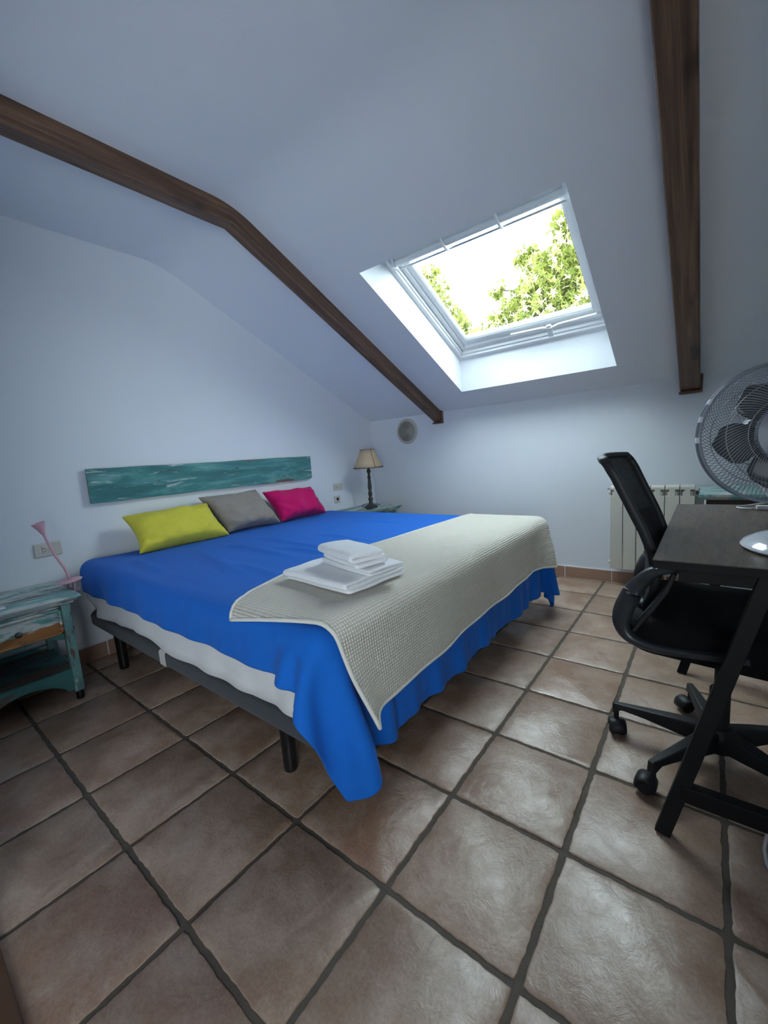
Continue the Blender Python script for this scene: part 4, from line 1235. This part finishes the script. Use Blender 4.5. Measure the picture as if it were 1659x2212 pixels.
bk_ = MF @ Vector((0, 0, -.11))
mb = MB(); mb.tube([(1.165, 1.18, DZ + .02), (1.150, 1.24, DZ + .08), (bk_.x + .005, bk_.y, DZ + .18), (bk_.x, bk_.y, bk_.z - .03)], [.034, .028, .024, .026], 18)
mb.build('neck', M_whiteplastic, fan, smooth=180)
mb = MB(); mb.lathe([(.118, .001), (.140, .002), (.143, .007), (.136, .018), (.110, .032), (.070, .042), (.03, .047), (.002, .048)], 48, Matrix.Translation((1.168, 1.175, DZ)) @ Matrix.Scale(1.15, 4, (0, 1, 0)))
mb.build('base', M_whiteplastic, fan, smooth=60)

# ---------------------------------------------------------------- cables
mb = MB()
mb.tube([(1.30, 2.00, DZ + .006), (1.19, 2.005, DZ + .02), (1.12, 1.97, DZ + .012), (1.07, 1.945, DZ + .005), (1.048, 1.92, DZ + .004), (1.055, 1.89, DZ + .004), (1.09, 1.875, DZ + .005), (1.115, 1.88, DZ + .008)], .0032, 8)
cab = thing('extension_cable', 'white cable with plug lying on the far end of the desk', 'cable', (1.12, 1.93, DZ))
mb.build('cord', M_cable, cab, smooth=180)
mb = MB(); mb.box(1.105, 1.20, 1.868, 1.893, DZ + .001, DZ + .018); mb.build('plug', M_cable, cab, bevel=.004)
mb = MB(); mb.tube([(1.110, .900, .145), (1.102, .930, .10), (1.094, .965, .045), (1.090, .955, .012), (1.092, .92, .006), (1.105, .87, .005), (1.15, .80, .005), (1.30, .76, .005)], .004, 8)
o = mb.build('floor_cable', M_cable, smooth=180, loc=(1.1, .95, .005)); tag(o, 'white cord trailing from the desk foot rail onto the floor tiles', 'cable')

# ---------------------------------------------------------------- garden trees beyond the skylight
mb = MB(); mb.box(-30, 30, YF + 1.5, 40, -3.2, -3.0)
struct(mb.build('ground', M_ground))
def leaf_star(c, R_, s, rr):
    out = []; n = 5
    for k in range(2*n):
        a = PI*k/n; r_ = s*(1 if k % 2 == 0 else .30)
        out.append(c + R_ @ Vector((r_*math.cos(a), r_*math.sin(a), .12*s*(1 if k % 2 else -1))))
    return out
def tree(label, blobs, trunk, nleaf, seed, size=(.07, .13)):
    r = random.Random(seed); root = thing('tree', label, 'tree', (trunk[0], trunk[1], -3.0), 'garden trees seen through the skylight')
    vs = []; fs = []
    wts = [b_[3]*b_[3] for b_ in blobs]
    for k in range(nleaf):
        bx, by, bz, br, _ = r.choices(blobs, wts)[0]
        d = Vector((r.gauss(0, 1), r.gauss(0, 1), r.gauss(0, 1))).normalized()*br*(r.random()**.33)
        c = Vector((bx + d.x, by + d.y*.8, bz + d.z*.85))
        q = Matrix.Rotation(r.uniform(0, 6.28), 3, 'Z') @ Matrix.Rotation(r.uniform(-1.2, 1.2), 3, 'X') @ Matrix.Rotation(r.uniform(0, 6.28), 3, 'Y')
        P_ = leaf_star(c, q, r.uniform(*size), r); n0 = len(vs); vs += P_; m_ = len(P_)
        ce = sum(P_, Vector())/m_; vs.append(ce)
        fs += [(n0 + i, n0 + (i+1) % m_, n0 + m_) for i in range(m_)]
    mb = MB(); mb.add(vs, fs)
    me = bpy.data.meshes.new('foliage'); me.from_pydata([tuple(Vector(v) - root.location) for v in vs], [], fs); me.materials.append(M_leaf)
    o = bpy.data.objects.new('foliage', me); COL.objects.link(o); o.parent = root
    mb = MB(); mb.tube([(trunk[0], trunk[1], -3.0), (trunk[0] + .1, trunk[1], 0), (trunk[0], trunk[1], trunk[2])], [.2, .14, .06], 10)
    for b_ in blobs: mb.tube([(trunk[0], trunk[1], trunk[2]*.6), ((trunk[0] + b_[0])/2, (trunk[1] + b_[1])/2, b_[2] - b_[3]*.6), (b_[0], b_[1], b_[2])], [.05, .035, .012], 6)
    mb.build('trunk', M_bark, root, smooth=60)
tree('large leafy green tree filling the right of the skylight view',
     [(-.95, 8.7, 4.55, .75, 0), (-1.55, 8.5, 4.25, .62, 0), (-1.85, 8.5, 3.75, .72, 0), (-1.0, 8.6, 3.6, .85, 0), (-2.45, 8.4, 3.55, .45, 0), (-2.55, 8.3, 4.25, .22, 0), (-2.9, 8.4, 3.35, .42, 0), (-.85, 8.7, 5.15, .5, 0), (-1.3, 8.6, 5.15, .36, 0), (-2.0, 8.5, 4.75, .26, 0), (-1.5, 8.5, 3.1, .7, 0), (-2.5, 8.5, 3.0, .6, 0), (-.4, 8.6, 4.2, .7, 0)],
     (-1.3, 8.8, 4.2), 7000, 3)
tree('smaller leafy tree at the left edge of the skylight view',
     [(-4.22, 8.5, 5.15, .26, 0), (-4.1, 8.5, 4.7, .36, 0), (-3.85, 8.5, 4.2, .38, 0), (-3.6, 8.5, 3.8, .36, 0), (-3.55, 8.4, 3.45, .32, 0), (-4.5, 8.5, 4.2, .5, 0), (-3.6, 8.4, 3.1, .5, 0)],
     (-4.3, 8.8, 4.0), 2000, 5, (.06, .11))
